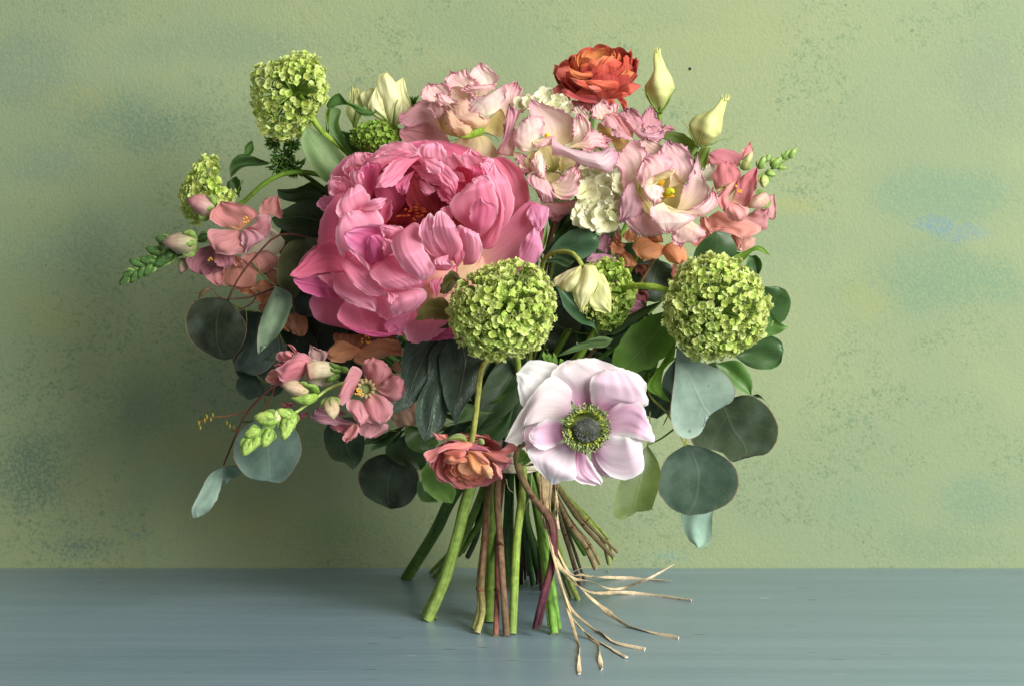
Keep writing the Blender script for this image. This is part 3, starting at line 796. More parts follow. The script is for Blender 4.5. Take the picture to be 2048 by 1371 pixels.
pp(PB, '770,385 785,480 820,552 860,577', '770,385 1062,385 1075,430 1000,520 860,577', [230, 262, 255, 232], soft, cup=-12, crump=3)
pp(PB, '768,382 775,450 800,490', '768,382 855,425 840,450 800,490', [250, 262, 262], soft, crump=2)
# front cluster
pp(PA, '1000,1180 895,1060 878,975', '1000,1180 1130,1175 1160,1130 1000,1040 878,975', [250, 285, 280], pink, ruf=4)
pp(PA, '1090,1135 930,1010 864,860 895,740 965,680', '1090,1135 1080,900 1030,760 965,680', [270, 325, 330, 300], soft, cup=-9, tilt=-6)
pp(PA, '1150,750 1055,680 1050,640', '1150,750 1155,640 1110,620 1050,640', [240, 262, 262], soft, crump=2)
pp(PA, '1200,1155 1140,1050 1160,850 1205,785', '1200,1155 1260,1060 1250,900 1205,785', [280, 320, 310], pink, cup=-5)
pp(PA, '1250,1135 1225,950 1215,790 1290,815', '1250,1135 1345,1122 1403,1050 1405,920 1365,855 1290,815', [275, 330, 330, 310], soft, cup=-14, crump=3)
pp(PA, '1130,1090 1050,1000 985,850 1005,700 1060,655', '1130,1090 1245,980 1200,850 1150,740 1060,655', [290, 352, 352, 320], soft, cup=-10, tilt=4)
pp(PA, '1120,1040 1000,1095 1010,1125 1090,1142', '1120,1040 1120,1100 1150,1130 1090,1142', [312, 326, 318], soft, crump=3)
# stamens in the dark centre
prng = np.random.default_rng(5)
for k in range(22):
    x, y = prng.uniform(630, 900), prng.uniform(610, 740)
    a = prng.uniform(-.6, .6)
    l = prng.uniform(25, 55)
    d = prng.uniform(95, 130)
    tube('stamen', peony, [(x, y, d), (x + l * .5 * math.cos(a), y + l * .5 * math.sin(a) - 8, d + 7), (x + l * math.cos(a), y + l * math.sin(a), d + 5)],
         [1.2, 2.6, 1.6], M_SOLID, ['a84a24', 'b85a28', 'b45030'], F=PA, nseg=6, n=6)
# ---------------------------------------------------------------- snowball (viburnum) heads, hydrangea
def floret_mesh(name, seed, npet, cols, nseg=4, cup=0.45, wid=0.95, mat=None, centre=None):
    rng = np.random.default_rng(seed)
    ch = []
    g = np.linspace(-1, 1, nseg)
    r = np.linspace(0.06, 1, nseg + 1)
    for k in range(npet):
        a = k / npet * 6.2832 + rng.uniform(-.15, .15)
        Uu, Rr = np.meshgrid(g, r)
        hw = wid * np.sin(np.pi * np.clip(Rr * 0.80 + 0.12, 0, 1)) ** 0.8 * 0.62
        rr = Rr * (1 - 0.16 * Uu ** 2 * (Rr > .9)) * rng.uniform(.85, 1.1)
        x, y = rr, Uu * hw
        lift = rng.uniform(0.0, 1.0)
        z = 0.10 + cup * (0.35 + lift) * Rr ** 1.6 - 0.55 * Rr ** 3 * rng.uniform(0, 1) + 0.32 * (np.abs(Uu) ** 1.5) * Rr + rng.normal(0, .03, x.shape)
        V = np.stack([x * math.cos(a) - y * math.sin(a), x * math.sin(a) + y * math.cos(a), z], -1).reshape(-1, 3)
        t = (0.15 + 0.85 * np.maximum(Rr, np.abs(Uu) * .9)).reshape(-1, 1).clip(0, 1) ** 1.5
        C = c(cols[0]) * (1 - t) + c(cols[1]) * t
        C = C * rng.uniform(.92, 1.06)
        ch.append((V, grid_faces(nseg, nseg + 1), C.clip(0, 1)))
    if centre:   # the little eye
        ph = np.linspace(0, 6.2832, 6, endpoint=False)
        V = np.array([[0.13 * math.cos(p) * q, 0.13 * math.sin(p) * q, h] for q, h in ((1, .08), (.8, .24), (.1, .30)) for p in ph])
        ch.append((V, grid_faces(6, 3, wrap=True), np.repeat(c(centre)[None], 18, 0)))
    V, Fc, C = join_meshes(ch)
    o = mesh_obj(name, V, Fc, mat, None, C)
    me = o.data
    bpy.data.objects.remove(o)
    return me

VIB = [floret_mesh('floret', 40 + k, 5, cols, mat=M_VIB, centre='b8c860') for k, cols in enumerate(
    [('a8c03e', 'e6f09e'), ('9cb83a', 'dcea88'), ('b0c848', 'ecf4b2'), ('94b036', 'd6e67e'), ('a6be40', 'e4ee96'), ('9eb63c', 'e0ea8e')])]  # dark base and pale rim put lit petal edges into the colour
VIBD = [floret_mesh('floret', 60 + k, 5, cols, mat=M_VIB, cup=0.7) for k, cols in enumerate([('6f9430', '9cb94c'), ('648a2a', '8fb044'), ('7a9c36', 'a8c258')])]
HYD = [floret_mesh('floret', 80 + k, 4, cols, nseg=6, cup=0.55, wid=1.25, mat=M_HYD) for k, cols in enumerate(
    [('dcdc9c', 'f0eed2'), ('e0dfa8', 'f3f0d8'), ('d4d894', 'ecead0')])]

def inst(name, me, parent, pos, nrm, scale, spin, rng=None):
    o = bpy.data.objects.new(name, me)
    COLL.objects.link(o)
    o.parent = parent
    q = Vector(nrm).to_track_quat('Z', 'Y') @ Quaternion((0, 0, 1), spin)
    o.rotation_mode = 'QUATERNION'
    o.rotation_quaternion = q
    o.location = Vector(pos) - Vector(origin(parent).tolist())
    o.scale = (scale,) * 3
    return o

def snowball(t, ctr, R, size, n, seed, mats=VIB, cut=-0.35, holes=(), sq=(1, 1, 1), lumpy=0.05, keep=None, mass='floret_mass', core=True, name='floret'):
    """florets over a ball: those that face the viewer's half one by one, the far ones joined"""
    rng = np.random.default_rng(seed)
    C0 = W(*ctr)
    left = 292
    back = []
    stalks = []
    lw = Waves(rng, 1.3, 1.3, 5)
    for i in reversed(range(n)):
        z = 1 - 2 * (i + .5) / n
        ph = i * 2.399963 + rng.uniform(-.12, .12)
        rr = math.sqrt(max(0, 1 - z * z))
        d = np.array([rr * math.cos(ph), z, rr * math.sin(ph)]) + rng.normal(0, .035, 3)
        d /= np.linalg.norm(d)
        # holes: photo offset directions (dx, dy, radius)
        if any(math.hypot(d[0] - hx, -d[2] - hy) < hr and d[1] < 0 for hx, hy, hr in holes):
            if rng.random() < .85:
                continue
        rad = R * K * (1 + lumpy * lw(d[0] * .5, d[2] * .5) + rng.normal(0, .045))
        p = C0 + d * rad * np.array(sq)
        if keep is not None and not keep(p, rng):
            continue
        nn = d + rng.normal(0, .5, 3)
        s = size * K * rng.uniform(.7, 1.15)
        if i % 4 == 0:
            stalks.append((C0, p))
        if d[1] < -cut and left > 0:
            left -= 1
            inst(name, mats[rng.integers(len(mats))], t, p, nn, s, rng.uniform(0, 6.28))
        else:
            back.append((mats[0], p, nn, s, rng.uniform(0, 6.28)))
    if back:
        me0 = back[0][0]
        v0 = np.empty(len(me0.vertices) * 3); me0.vertices.foreach_get('co', v0); v0 = v0.reshape(-1, 3)
        f0 = np.array([list(p.vertices) for p in me0.polygons])
        c0 = np.empty(len(me0.vertices) * 4); me0.color_attributes['Col'].data.foreach_get('color', c0); c0 = c0.reshape(-1, 4)[:, :3]
        ch = []
        for _, p, nn, s, sp in back:
            M = np.array((Vector(nn).to_track_quat('Z', 'Y') @ Quaternion((0, 0, 1), sp)).to_matrix())
            ch.append((v0 @ M.T * s + p, f0, c0))
        o = mesh_obj(mass, *join_meshes(ch)[:2], M_VIB if mats is not HYD else M_HYD, t, join_meshes(ch)[2])
        o['kind'] = 'stuff'
    ch = []
    for a, b in stalks:
        ph = np.linspace(0, 6.2832, 5, endpoint=False)
        d = (b - a); L = np.linalg.norm(d); d /= L
        n1 = np.cross(d, [.3, .5, .8]); n1 /= np.linalg.norm(n1); n2 = np.cross(d, n1)
        V = np.array([a + d * L * q + (n1 * math.cos(p) + n2 * math.sin(p)) * r for q, r in ((0.05, 2.6 * K), (.5, 1.9 * K), (.97, 1.0 * K)) for p in ph])
        ch.append((V, grid_faces(5, 3, wrap=True), np.repeat(c('7d9a44')[None], 15, 0)))
    if ch:
        V, f, C = join_meshes(ch)
        o = mesh_obj('flower_stalks', V, f, M_STEM, t, C)
        o['kind'] = 'stuff'

GV = 'snowball viburnum heads'
v = flower('viburnum_flower', "dense round lime green snowball head overlapping the pink peony's lower edge", 'flower', 's11', '1005,620,290 1030,690,150 1040,790,60', GV, r0=5)
snowball(v, (1005, 618, 320), 92, 8.6, 1000, 3, cut=0.25, holes=((-.02, -.05, .13), (.42, -.72, .2), (-.3, .2, .08), (-.75, -.6, .2)), lumpy=.13)
v = flower('viburnum_flower', 'dense round pale lime snowball head beside the fan of dark round leaves', 'flower', 's13', '1230,580,120 1190,660,60 1120,780,40', GV, r0=5, topcol='7da03a')
tube('flower_stalk', v, '1232,580,118 1270,572,170 1310,574,205 1360,590,215', [5.5, 6.5, 7, 6], M_STEM, ['8aa838', '94b040', '9ab846'], n=26)
snowball(v, (1430, 616, 235), 94, 8.9, 1000, 8, cut=0.25, holes=((-.05, -.33, .10), (.12, .02, .11), (-.45, -.3, .09), (.4, .5, .08)), lumpy=.10)
v = flower('viburnum_flower', 'loose open yellow green snowball head standing clear above the pale curled leaf', 'flower', 's1', '600,190,-10 645,265,-5 690,300,-20 800,450,-60 930,720,-60', GV, r0=5.5, topcol='86a23c', ucols=['8eaa40', '86a23c', '7f9c3a', '64802e', '4d682e'])
def loose(p, rng):
    q = (p - W(585, 187, -30)) / (90 * K)
    if -0.35 < q[0] < .98 and -.25 < -q[2] * 1 < .2 and q[1] < 0.3 and abs(q[0] - .35) < .30 + .2 * rng.random():
        return rng.random() < .45
    return True
snowball(v, (586, 186, -30), 84, 8.6, 640, 12, cut=0.25, lumpy=.32, keep=loose, sq=(1, 1, .93))
v = flower('viburnum_flower', 'small fresh green cluster peeking out above the top of the pink peony', 'flower', 's7', '752,285,-10 790,400,-60 930,700,-50', GV)
snowball(v, (755, 275, 5), 47, 6.5, 330, 15, mats=VIBD, cut=0.1, sq=(1.05, 1, .62), lumpy=.1)
v = flower('viburnum_flower', 'ragged green snowball head hooked over the salmon snapdragon in the shade', 'flower', 's10', '412,395,-45 440,420,-50 490,402,-40 519,374,-30 567,348,-30 640,350,-40 760,440,-60 930,700,-40', GV, r0=4.5, topcol='5e7c30', ucols=['6f8f34', '66862f', '5e7f2c', '5e7f2c', '587a2a', '4e6e28', '42602a', '3f5a2c'])
def ragged(p, rng):
    x = 1024 + p[0] * FPX / (p[1] - CAM_Y)
    y = HOR - (p[2] - CAM_Z) * FPX / (p[1] - CAM_Y)
    return not (x > 430 + 10 * rng.random() and y < 378) and not (x > 405 and y > 425)
snowball(v, (420, 388, -45), 56, 10, 300, 19, cut=0.2, sq=(.92, .9, 1.15), lumpy=.2, keep=ragged)
v = flower('viburnum_flower', 'green snowball head half hidden behind the drooping cream bud', 'flower', 's14', '1215,600,60 1180,680,40 1100,790,20', GV)
snowball(v, (1216, 590, 100), 58, 9.0, 330, 23, cut=0.2, sq=(.88, .9, 1.12), lumpy=.12, mats=VIB[3:5] + VIBD[:1])

h = flower('hydrangea_flower', 'cream white hydrangea head showing between the frilled pink flowers', 'flower', 's9', '1140,330,-40 1100,480,-60 1060,700,-30')
snowball(h, (1150, 335, -40), 70, 26, 50, 31, mats=HYD, cut=-.2, lumpy=.04)
prng = np.random.default_rng(17)
pts = [(1192, 372), (1180, 405), (1218, 405), (1215, 365), (1238, 375), (1200, 432), (1165, 430), (1232, 425), (1208, 345), (1170, 385), (1188, 352), (1245, 395), (1205, 388), (1180, 440), (1222, 440), (1195, 415), (1168, 408)]
for x, y in pts:
    inst('floret', HYD[prng.integers(3)], h, W(x, y, prng.uniform(96, 118)), (prng.uniform(-.7, .7), -1, prng.uniform(-.7, .7)), prng.uniform(25, 33) * K, prng.uniform(0, 6))
for x, y in ((1092, 196), (1112, 210), (1056, 205), (1075, 212), (1120, 205), (1100, 215), (1130, 215), (1045, 212), (1085, 208)):
    inst('floret', HYD[prng.integers(3)], h, W(x, y, prng.uniform(26, 52)), (prng.uniform(-.7, .7), -1, prng.uniform(-.2, .8)), prng.uniform(17, 23) * K, prng.uniform(0, 6))

# dark green unopened bud cluster
v = flower('viburnum_bud_cluster', 'dark green unopened bud cluster in the shade under the loose snowball head', 'flower bud', 's16', '580,330,-60 650,380,-70 800,520,-80 950,760,-60', topcol='3c5826')
prng = np.random.default_rng(4)
ch = []
for cx, cy, R in ((565, 312, 26), (545, 285, 14), (583, 290, 16), (590, 335, 22), (825, 208, 14), (560, 330, 22)):
    for k in range(70):
        d = prng.normal(0, 1, 3); d /= np.linalg.norm(d)
        p = W(cx, cy, -55) + d * R * K * prng.uniform(.5, 1)
        ph = np.linspace(0, 6.2832, 5, endpoint=False)
        dd = d + prng.normal(0, .3, 3); dd /= np.linalg.norm(dd)
        n1 = np.cross(dd, [.3, .5, .8]); n1 /= np.linalg.norm(n1); n2 = np.cross(dd, n1)
        L = 9 * K * prng.uniform(.6, 1.3)
        V = np.array([p + dd * L * q + (n1 * math.cos(a) + n2 * math.sin(a)) * r * K for q, r in ((-1, 1.0), (.2, 2.2), (1, .4)) for a in ph])
        ch.append((V, grid_faces(5, 3, wrap=True), np.repeat((c('456a26') * prng.uniform(.6, 1.4))[None], 15, 0)))
V, f, C = join_meshes(ch)
o = mesh_obj('bud_mass', V, f, M_STEM, v, C.clip(0, 1)); o['kind'] = 'stuff'

# ---------------------------------------------------------------- ranunculus
def ranunculus(t, ctr, axis, R, rows, seed, cols, flat=0.72, inner=0.3, mat=M_RAN, open0=1.35, close=2.2, irregular=0.12):
    rng = np.random.default_rng(seed)
    C0 = W(*ctr)
    ax = np.array(axis, float); ax /= np.linalg.norm(ax)
    e1 = np.cross(ax, [0.2, 1, 0.1]); e1 /= np.linalg.norm(e1); e2 = np.cross(ax, e1)
    nu, nv = 12, 12
    for li, (npet, k) in enumerate(rows):          # k: 0 outermost .. 1 innermost
        for j in range(npet):
            phi0 = (j + 0.5 * (li % 2)) / npet * 6.2832 + li * 0.7 + rng.uniform(-.2, .2)
            wid = (2.4 - .4 * k) * 6.2832 / max(npet, 5) * 0.5 * rng.uniform(.85, 1.1)
            tm = (open0 + (close - open0) * k) * rng.uniform(1 - irregular * .5, 1 + irregular * .5)
            r = R * K * (1 - (1 - inner) * k) * rng.uniform(1 - irregular, 1 + irregular * .6)
            u = np.linspace(-1, 1, nu); v = np.linspace(0, 1, nv)
            U, V = np.meshgrid(u, v)
            th = 0.12 + (tm - 0.12) * V * (1 - 0.16 * U ** 2 * V)
            # petal narrower at claw and rounded at the rim
            w = wid * (0.35 + 0.65 * np.sin(np.pi * (0.12 + 0.60 * V)))
            ph = phi0 + U * w * 0.5
            wv = Waves(rng, 1.2, 1.2, 4)
            rr = r * (1 + 0.05 * wv(U, V) * V + 0.02 * (j % 2) + 0.10 * (1 - k) * V ** 3 * rng.uniform(.2, 1.5) - .05 * U ** 2 * rng.uniform(-1, 1))
            lx = rr * np.sin(th)
            lz = -rr * np.cos(th) * flat + r * flat * 0.0 + (1 - k) * -0.10 * R * K
            P3 = C0 + lx[..., None] * (np.cos(ph)[..., None] * e1 + np.sin(ph)[..., None] * e2) + lz[..., None] * ax
            cb, cm, ce = (c(h) for h in cols[min(int(k * len(cols)), len(cols) - 1)])
            e = np.maximum(np.abs(U), V)
            Cc = cb + (cm - cb) * ss(0, .6, V)[..., None]
            Cc = Cc + (ce - Cc) * ss(.75, 1.0, e)[..., None] * ss(.3, .6, V)[..., None]
            Cc = Cc * rng.uniform(.9, 1.08)
            mesh_obj('petal', P3.reshape(-1, 3), grid_faces(nu, nv), mat, t, Cc.reshape(-1, 3).clip(0, 1), np.stack([U * .5 + .5, V], -1).reshape(-1, 2))

r = flower('ranunculus', 'orange red many petalled ranunculus topping the bouquet behind the frilled pink flowers', 'flower', 's4', '1190,190,-70 1170,330,-70 1110,560,-60 1050,760,-40')
red = [('a83228', 'cc4a34', 'c43c34'), ('b0381f', 'd4562e', 'cc4a34'), ('cc6428', 'e47a3a', 'dc643a'), ('dc8a40', 'eca055', 'e48048')]
ranunculus(r, (1193, 122, -70), (-.10, -.32, .94), 93, [(8, 0), (8, .08), (8, .17), (8, .27), (8, .37), (7, .48), (7, .58), (6, .68), (6, .78), (5, .88), (4, .97)], 5, red, flat=.86, inner=.34, open0=1.5, close=2.25)
def rp_(L, R, z, col, **kw):
    kw.setdefault('crump', 3); kw.setdefault('wob', .8); kw.setdefault('crease', 1)
    return sheet('petal', r, (1090, 80, 9.138), L, R, z, M_RAN, col, **kw)
rd, ro = ('b83828', 'd4523a', 'e07060'), ('c85028', 'e2783e', 'e8904e')
rp_('1000,1170 700,1130 450,1050 285,935', '1000,1170 950,1040 600,1010 360,890 285,935', [-10, 30, 34, 24], ('8c2024', 'b03438', 'd8605c'), cup=6)
rp_('500,1180 300,1150 160,1060 135,900', '500,1180 420,980 300,800 135,900', [-50, -30, -34], ('9c3430', 'a84038', 'b85448'))
rp_('900,1300 480,1290 300,1100', '900,1300 760,1150 300,1100', [-40, -20, -24], ('8c2c2c', 'a03c38', 'b04c48'))
rp_('1150,1010 1450,1050 1640,950 1762,840', '1150,1010 1400,850 1600,780 1762,840', [-30, 6, 0, -14], ('c43c2c', 'd8583c', 'c84e48'), cup=4)
rp_('1150,1080 1350,1080 1590,1000', '1150,1080 1400,960 1590,1000', [-10, 14, 0], rd)
rp_('1080,1090 1160,1190 1250,1215', '1080,1090 1240,1090 1290,1150 1250,1215', [0, 16, 12], rd, cup=-5)
rp_('1290,1040 1400,1200 1440,1300 1500,1260', '1290,1040 1450,1080 1510,1180 1500,1260', [-14, 4, 0], rd, cup=-4)
rp_('480,750 300,760 200,640 240,505', '480,750 500,600 430,480 240,505', [-40, -20, -24], ('a83c30', 'b84a38', 'b85044'))
rp_('900,720 620,710 480,640 415,480', '900,720 900,610 700,610 560,570 415,480', [-6, 26, 30, 20], ro, cup=-6)
rp_('1050,960 760,900 560,800 450,685', '1050,960 960,810 720,750 450,685', [4, 36, 40, 28], ('c43c28', 'd8583a', 'e27a62'), cup=-6)
rp_('1030,930 960,960 860,930 770,840', '1030,930 1000,870 900,840 770,840', [30, 48, 46], ('dc5c48', 'e47a68', 'e88c7c'), cup=-6)
rp_('1330,900 1000,900 780,780 590,735', '1330,900 1350,790 1000,740 590,735', [0, 36, 36, 20], ('cc4628', 'dc6038', 'e07850'), cup=-6)
rp_('1350,760 1400,620 1480,540', '1350,760 1560,680 1620,600 1480,540', [-14, 2, -10], ro)
r = flower('ranunculus', 'coral peach ranunculus hanging upside down beside the raffia tie', 'flower', 's8', '938,905,255 947,860,262 956,790,250 962,740,220 985,715,140 1000,740,60', r0=6, topcol='8a8a48', ucols=['8f9a4c', '8f9048', '8a8a44', '88883f', '7a7a3a', '6a5a40'])
cor = [('ec9c78', 'ea8c7c', 'e6929a'), ('f0a468', 'f09a78', 'ea9088'), ('f2a860', 'f2a87c', 'ee9a86'), ('f0ae78', 'f4b890', 'eea890')]
ranunculus(r, (938, 932, 226), (.03, -.80, -.52), 68, [(7, 0), (7, .1), (7, .2), (8, .32), (8, .45), (8, .58), (7, .70), (6, .82), (5, .94)], 9, cor, flat=.62, inner=.30, open0=1.5, close=1.95, irregular=.2)
def cp(L, R, z, col, **kw):
    kw.setdefault('crump', 4); kw.setdefault('wob', 1)
    return sheet('petal', r, (830, 840, 8.57), L, R, z, M_RAN, col, **kw)
cc = ('f09a78', 'ea8c82', 'e6929e')
cp('560,330 480,330 380,330 300,200', '560,330 560,240 430,235 300,200', [240, 244, 248], cc)
cp('700,400 520,420 350,480 150,560 190,700', '700,400 420,560 330,700 190,700', [270, 300, 296], cc, cup=8)
cp('900,350 640,380 460,440 380,570', '900,350 1060,420 900,510 560,500 380,570', [280, 322, 330], cc, cup=-10)
cp('880,400 880,510 1000,520 1200,530 1310,550', '880,400 1000,380 1100,430 1230,470 1310,550', [280, 322, 318], ('e07a84', 'dd7c92', 'd87f96'), cup=-8)
cp('1180,480 1250,500 1450,510 1620,380', '1180,480 1330,600 1560,600 1770,460 1620,380', [275, 285, 280], cc, cup=8)
cp('1180,540 1250,640 1360,700 1660,720', '1180,540 1400,560 1560,600 1650,650 1660,720', [280, 300, 294], ('e88a60', 'dd8078', 'c87f84'), cup=-6)
cp('1330,700 1400,820 1490,870', '1330,700 1560,720 1665,690 1600,800 1490,870', [278, 288, 284], ('cc7a74', 'c07a80', 'b87e88'), cup=-4)
cp('480,540 520,600 620,650 700,655', '480,540 700,500 880,530 860,600 700,655', [302, 330, 322], ('e6845c', 'e07a68', 'd87878'), cup=-10)
cp('890,520 970,600 1090,680 1270,785', '890,520 1100,530 1220,640 1280,720 1270,785', [312, 336, 325], ('ea8e60', 'ee9c80', 'eaa894'), cup=-8)
cp('1110,700 1140,830 1230,970 1320,1000', '1110,700 1270,760 1340,880 1320,1000', [320, 338, 325], ('e89454', 'f0b684', 'f0c0a0'), cup=-8)
cp('1320,710 1360,820 1430,960 1490,1030', '1320,710 1430,780 1490,900 1490,1030', [308, 320, 312], ('e08a72', 'e29488', 'dc94a0'), cup=-4)
cp('910,560 900,720 960,860 1050,930', '910,560 1090,640 1160,800 1170,920 1050,930', [318, 334, 326], ('e28a48', 'e29a5c', 'dc8a68'), cup=-10)
cp('640,560 480,690 560,740 760,740', '640,560 820,600 900,700 760,740', [310, 330, 322], ('dd8458', 'd98464', 'd07a70'), cup=-8)
# hairy calyx
for L, Rr, z in (('900,380 700,340 540,350 420,400', '900,380 860,260 740,220 600,270 420,400', [285, 300, 290]), ('1080,420 1060,340 1100,300', '1080,420 1190,400 1170,320 1100,300', [285, 300, 296])):
    sheet('sepal', r, (830, 840, 8.57), L, Rr, z, M_VLEAF, ('8aa050', '93ac60', 'c8c4b0', .5, .5), cup=-12, crump=2)
# ---------------------------------------------------------------- frilled pink lisianthus
GL = 'frilled pink lisianthus'
LA, LB, LC, LD = (790, 110, 6.529), (990, 180, 5.273), (1210, 260, 5.484), (1130, 180, 8.067)
pk = ('fbeeb8', 'fbcdcc', 'f2acbc', .6, .45)
pw = ('fcf2cc', 'fce0d8', 'f5bac6', .55, .45)
mv = ('e8b8ac', 'e2a2b0', 'd090a4', .5, .5)
cr = ('e2d67c', 'f6e8b4', 'f2d2b8', .6, .8)
def mk(t, F):
    def f(L, R, z, col=pk, **kw):
        kw.setdefault('ruf', 10); kw.setdefault('rf', 3.5 + 3.5 * ((SEED[0] * 37) % 10) / 10); kw.setdefault('fringe', 2.2 + 1.4 * ((SEED[0] * 53) % 10) / 10); kw.setdefault('nu', 44); kw.setdefault('nv', 44)
        kw.setdefault('crump', 3); kw.setdefault('crease', 1.2); kw.setdefault('rp', 4.5); kw.setdefault('ripple', 0.5)
        return sheet('petal', t, F, L, R, z, M_LIS, col, **kw)
    return f
calm = dict(fringe=.6, ruf=3)
# upright bloom seen from its side
t = flower('lisianthus', 'upright pale blush frilled bloom seen from the side beside the cream open bud', 'flower', 's3', '940,262,60 955,330,20 960,520,-20 980,760,-30', GL, topcol='6f9038')
f = mk(t, LA)
f('740,1180 500,1360 250,1230 60,1060 50,1000', '740,1180 620,980 400,890 150,930 50,1000', [20, 30, 40, 40], ('b87c78', 'c08088', 'c88894'), **calm)  # this petal and the next: shadow put into dusky rose colours
f('620,1020 400,900 180,945 40,880', '620,1020 570,760 350,590 150,740 70,775 40,880', [40, 40, 45, 50], ('d8a898', 'cc949c', 'c48496', .5, .7), ruf=4, cup=10)
f('1020,1080 830,1100 720,1210 660,1400', '1020,1080 1180,1060 1290,1180 1350,1320 1000,1420 660,1400', [70, 66, 60], ('d4c080', 'dcc49c', 'd8b898'), cup=-12, **calm)
f('1300,900 1330,650 1400,480 1430,400 1590,350', '1300,900 1450,800 1690,740 1610,600 1660,470 1590,350', [40, 30, 25, 30], pk, cup=10, ruf=5)
f('640,700 420,620 335,550 365,450 440,365', '640,700 720,560 730,430 640,365 540,385 440,365', [50, 55, 50, 40], pk, cup=12)
f('850,580 720,430 645,360 735,215', '850,580 1060,420 1105,370 960,260 915,185 830,230 735,215', [30, 15, 5, 0], pk, cup=14)
f('1120,580 1070,380 955,250 1040,170 1100,105', '1120,580 1300,400 1355,300 1240,190 1170,120 1100,105', [25, 0, -8, -10], pw, cup=14)
f('840,640 705,540 690,440', '840,640 1000,580 940,480 830,410 690,440', [40, 45, 40], ('e8c4a0', 'e6c0b0', 'dcaab0', .7, .7), cup=16, **calm)
f('1060,640 980,520 870,450 930,398', '1060,640 1200,520 1340,370 1220,388 1080,398 930,398', [60, 70, 78, 70], pk, cup=-8)
f('640,980 520,800 420,650 560,600', '640,980 640,770 720,700 690,630 560,600', [85, 82, 75], ('e0b8a0', 'dca8a8', 'd298a8'), cup=-8, ruf=5)
f('1160,990 1280,1050 1430,1080', '1160,990 1250,830 1380,700 1450,850 1430,1080', [70, 60, 50], ('c8b860', 'e0cc88', 'e4bca8', .7, .75), cup=8, **calm)
f('880,1090 600,1000 560,850 650,750', '880,1090 800,960 720,820 650,750', [80, 88, 84], ('a89a50', 'c0a468', 'c09478'), **calm)
f('1020,1000 850,910 730,780 690,635', '1020,1000 1160,960 1245,860 1190,790 1060,750 970,740 960,590 690,635', [100, 118, 112, 95], ('e6cc90', 'e8bca4', 'dea0a8', .5, .75), cup=-18, ruf=5)
f('720,720 575,640 525,580 540,505', '720,720 840,650 865,612 740,580 640,505 540,505', [90, 105, 100], pk, cup=-6)
f('1180,840 1060,770 975,750 985,555', '1180,840 1350,720 1445,560 1435,398 1200,525 985,555', [115, 122, 105, 85], pw, cup=-10, ruf=6)
f('880,1090 720,985 645,860 635,745', '880,1090 1010,1015 1000,950 870,880 800,790 725,715 635,745', [110, 128, 120, 105], ('e4cc8c', 'e8bc9c', 'd89098', .6, .75), cup=-14, ruf=4)
sheet('calyx', t, LA, '980,1100 860,1075 1000,990', '980,1100 1170,1020 1160,955 1000,990', [112, 118, 112], M_STEM, ('6f8a30', '88a83a', '7c9c34'), crump=2)
for p in ('860,1080,112 780,1110,116 715,1120,116', '1120,1015,116 1250,1040,120 1330,1085,120 1355,1135,116'):
    tube('sepal', t, p, [1.2, 1.0, .4], M_STEM, ['5f7a30', '45602a'], F=LA, nseg=6)
# centre bloom facing the viewer
t = flower('lisianthus', 'wide open pink frilled bloom with green throat above the cream hydrangea florets', 'flower', 's15', '1105,330,60 1090,420,0 1060,600,-20 1040,780,-20', GL)
f = mk(t, LB)
f('190,700 15,675 85,520 100,340 150,155', '190,700 220,540 210,380 255,240 150,155', [90, 100, 95, 85], mv, cup=-6)
f('600,620 460,420 370,250 370,90', '600,620 840,520 850,330 700,215 520,155 370,90', [60, 85, 90, 85], ('f0dca0', 'e8c4c0', 'd69cb0', .6, .6), cup=20, ruf=6)
f('800,620 830,480 825,330 880,235', '800,620 960,545 1025,460 1000,345 880,235', [70, 90, 95, 90], pw, cup=10)
f('760,610 900,540 1010,430 1100,460 1230,520', '760,610 900,615 1000,645 1080,600 1170,615 1230,520', [100, 112, 110, 100], pk, cup=-6, ruf=9)
f('190,650 230,780 320,905', '190,650 310,680 410,820 320,905', [100, 108, 100], ('ecd0a8', 'e2a4ac', 'd890a4'))
f('270,780 250,800 320,900', '270,780 400,850 320,900', [112, 118, 108], pk)
f('330,690 300,760 420,880', '330,690 420,640 440,760 420,880', [105, 112, 108], cr, **calm)
f('590,870 500,800 450,650 500,560', '590,870 720,800 720,680 640,560 500,560', [62, 95, 115, 118], ('98a640', 'f2e6a4', 'f6e2bc', .6, .8), cup=14, **calm)
f('690,870 680,690 760,690', '690,870 770,825 890,775 870,715 760,690', [85, 105, 112], cr, **calm)
f('430,640 280,650 190,550 225,400 325,285', '430,640 455,540 485,450 530,350 500,285 430,270 325,285', [110, 132, 130, 112], pw, cup=-16)
f('400,545 420,600 520,600', '400,545 540,500 640,490 620,560 520,600', [128, 135, 130], pk, **calm)
f('600,480 690,570 900,640 1110,650 1210,600 1295,650', '600,690 760,710 920,800 1080,840 1190,870 1290,760 1295,650', [140, 160, 165, 150], ('e6b8c0', 'eed0d6', 'd092ac', .3, .65), cup=-24, ruf=5)
f('470,620 405,700 395,820 440,915', '470,620 510,700 535,860 535,945 440,915', [120, 140, 142, 130], pw, cup=-10)
f('540,860 520,930 600,985', '540,860 690,900 690,940 600,985', [80, 105, 115], ('7c8a34', 'e0d090', 'ecd8a8', .4), **calm)
f('545,940 380,880 335,960 425,1060 490,1190', '545,940 610,1020 630,1140 570,1180 490,1190', [118, 150, 150, 130], ('f0d8c0', 'e8b8bc', 'd898ac'), cup=-10)
f('580,1000 730,890 865,775', '580,1000 640,1140 740,1160 850,1095 900,930 865,775', [122, 148, 140], pk, cup=-8, ruf=10)
tube('stigma', t, '545,500,112 550,480,122 556,470,126', [4, 5.5, 2.5], M_SOLID, ['e8c820', 'f0d020', 'e8c418'], F=LB, nseg=8)
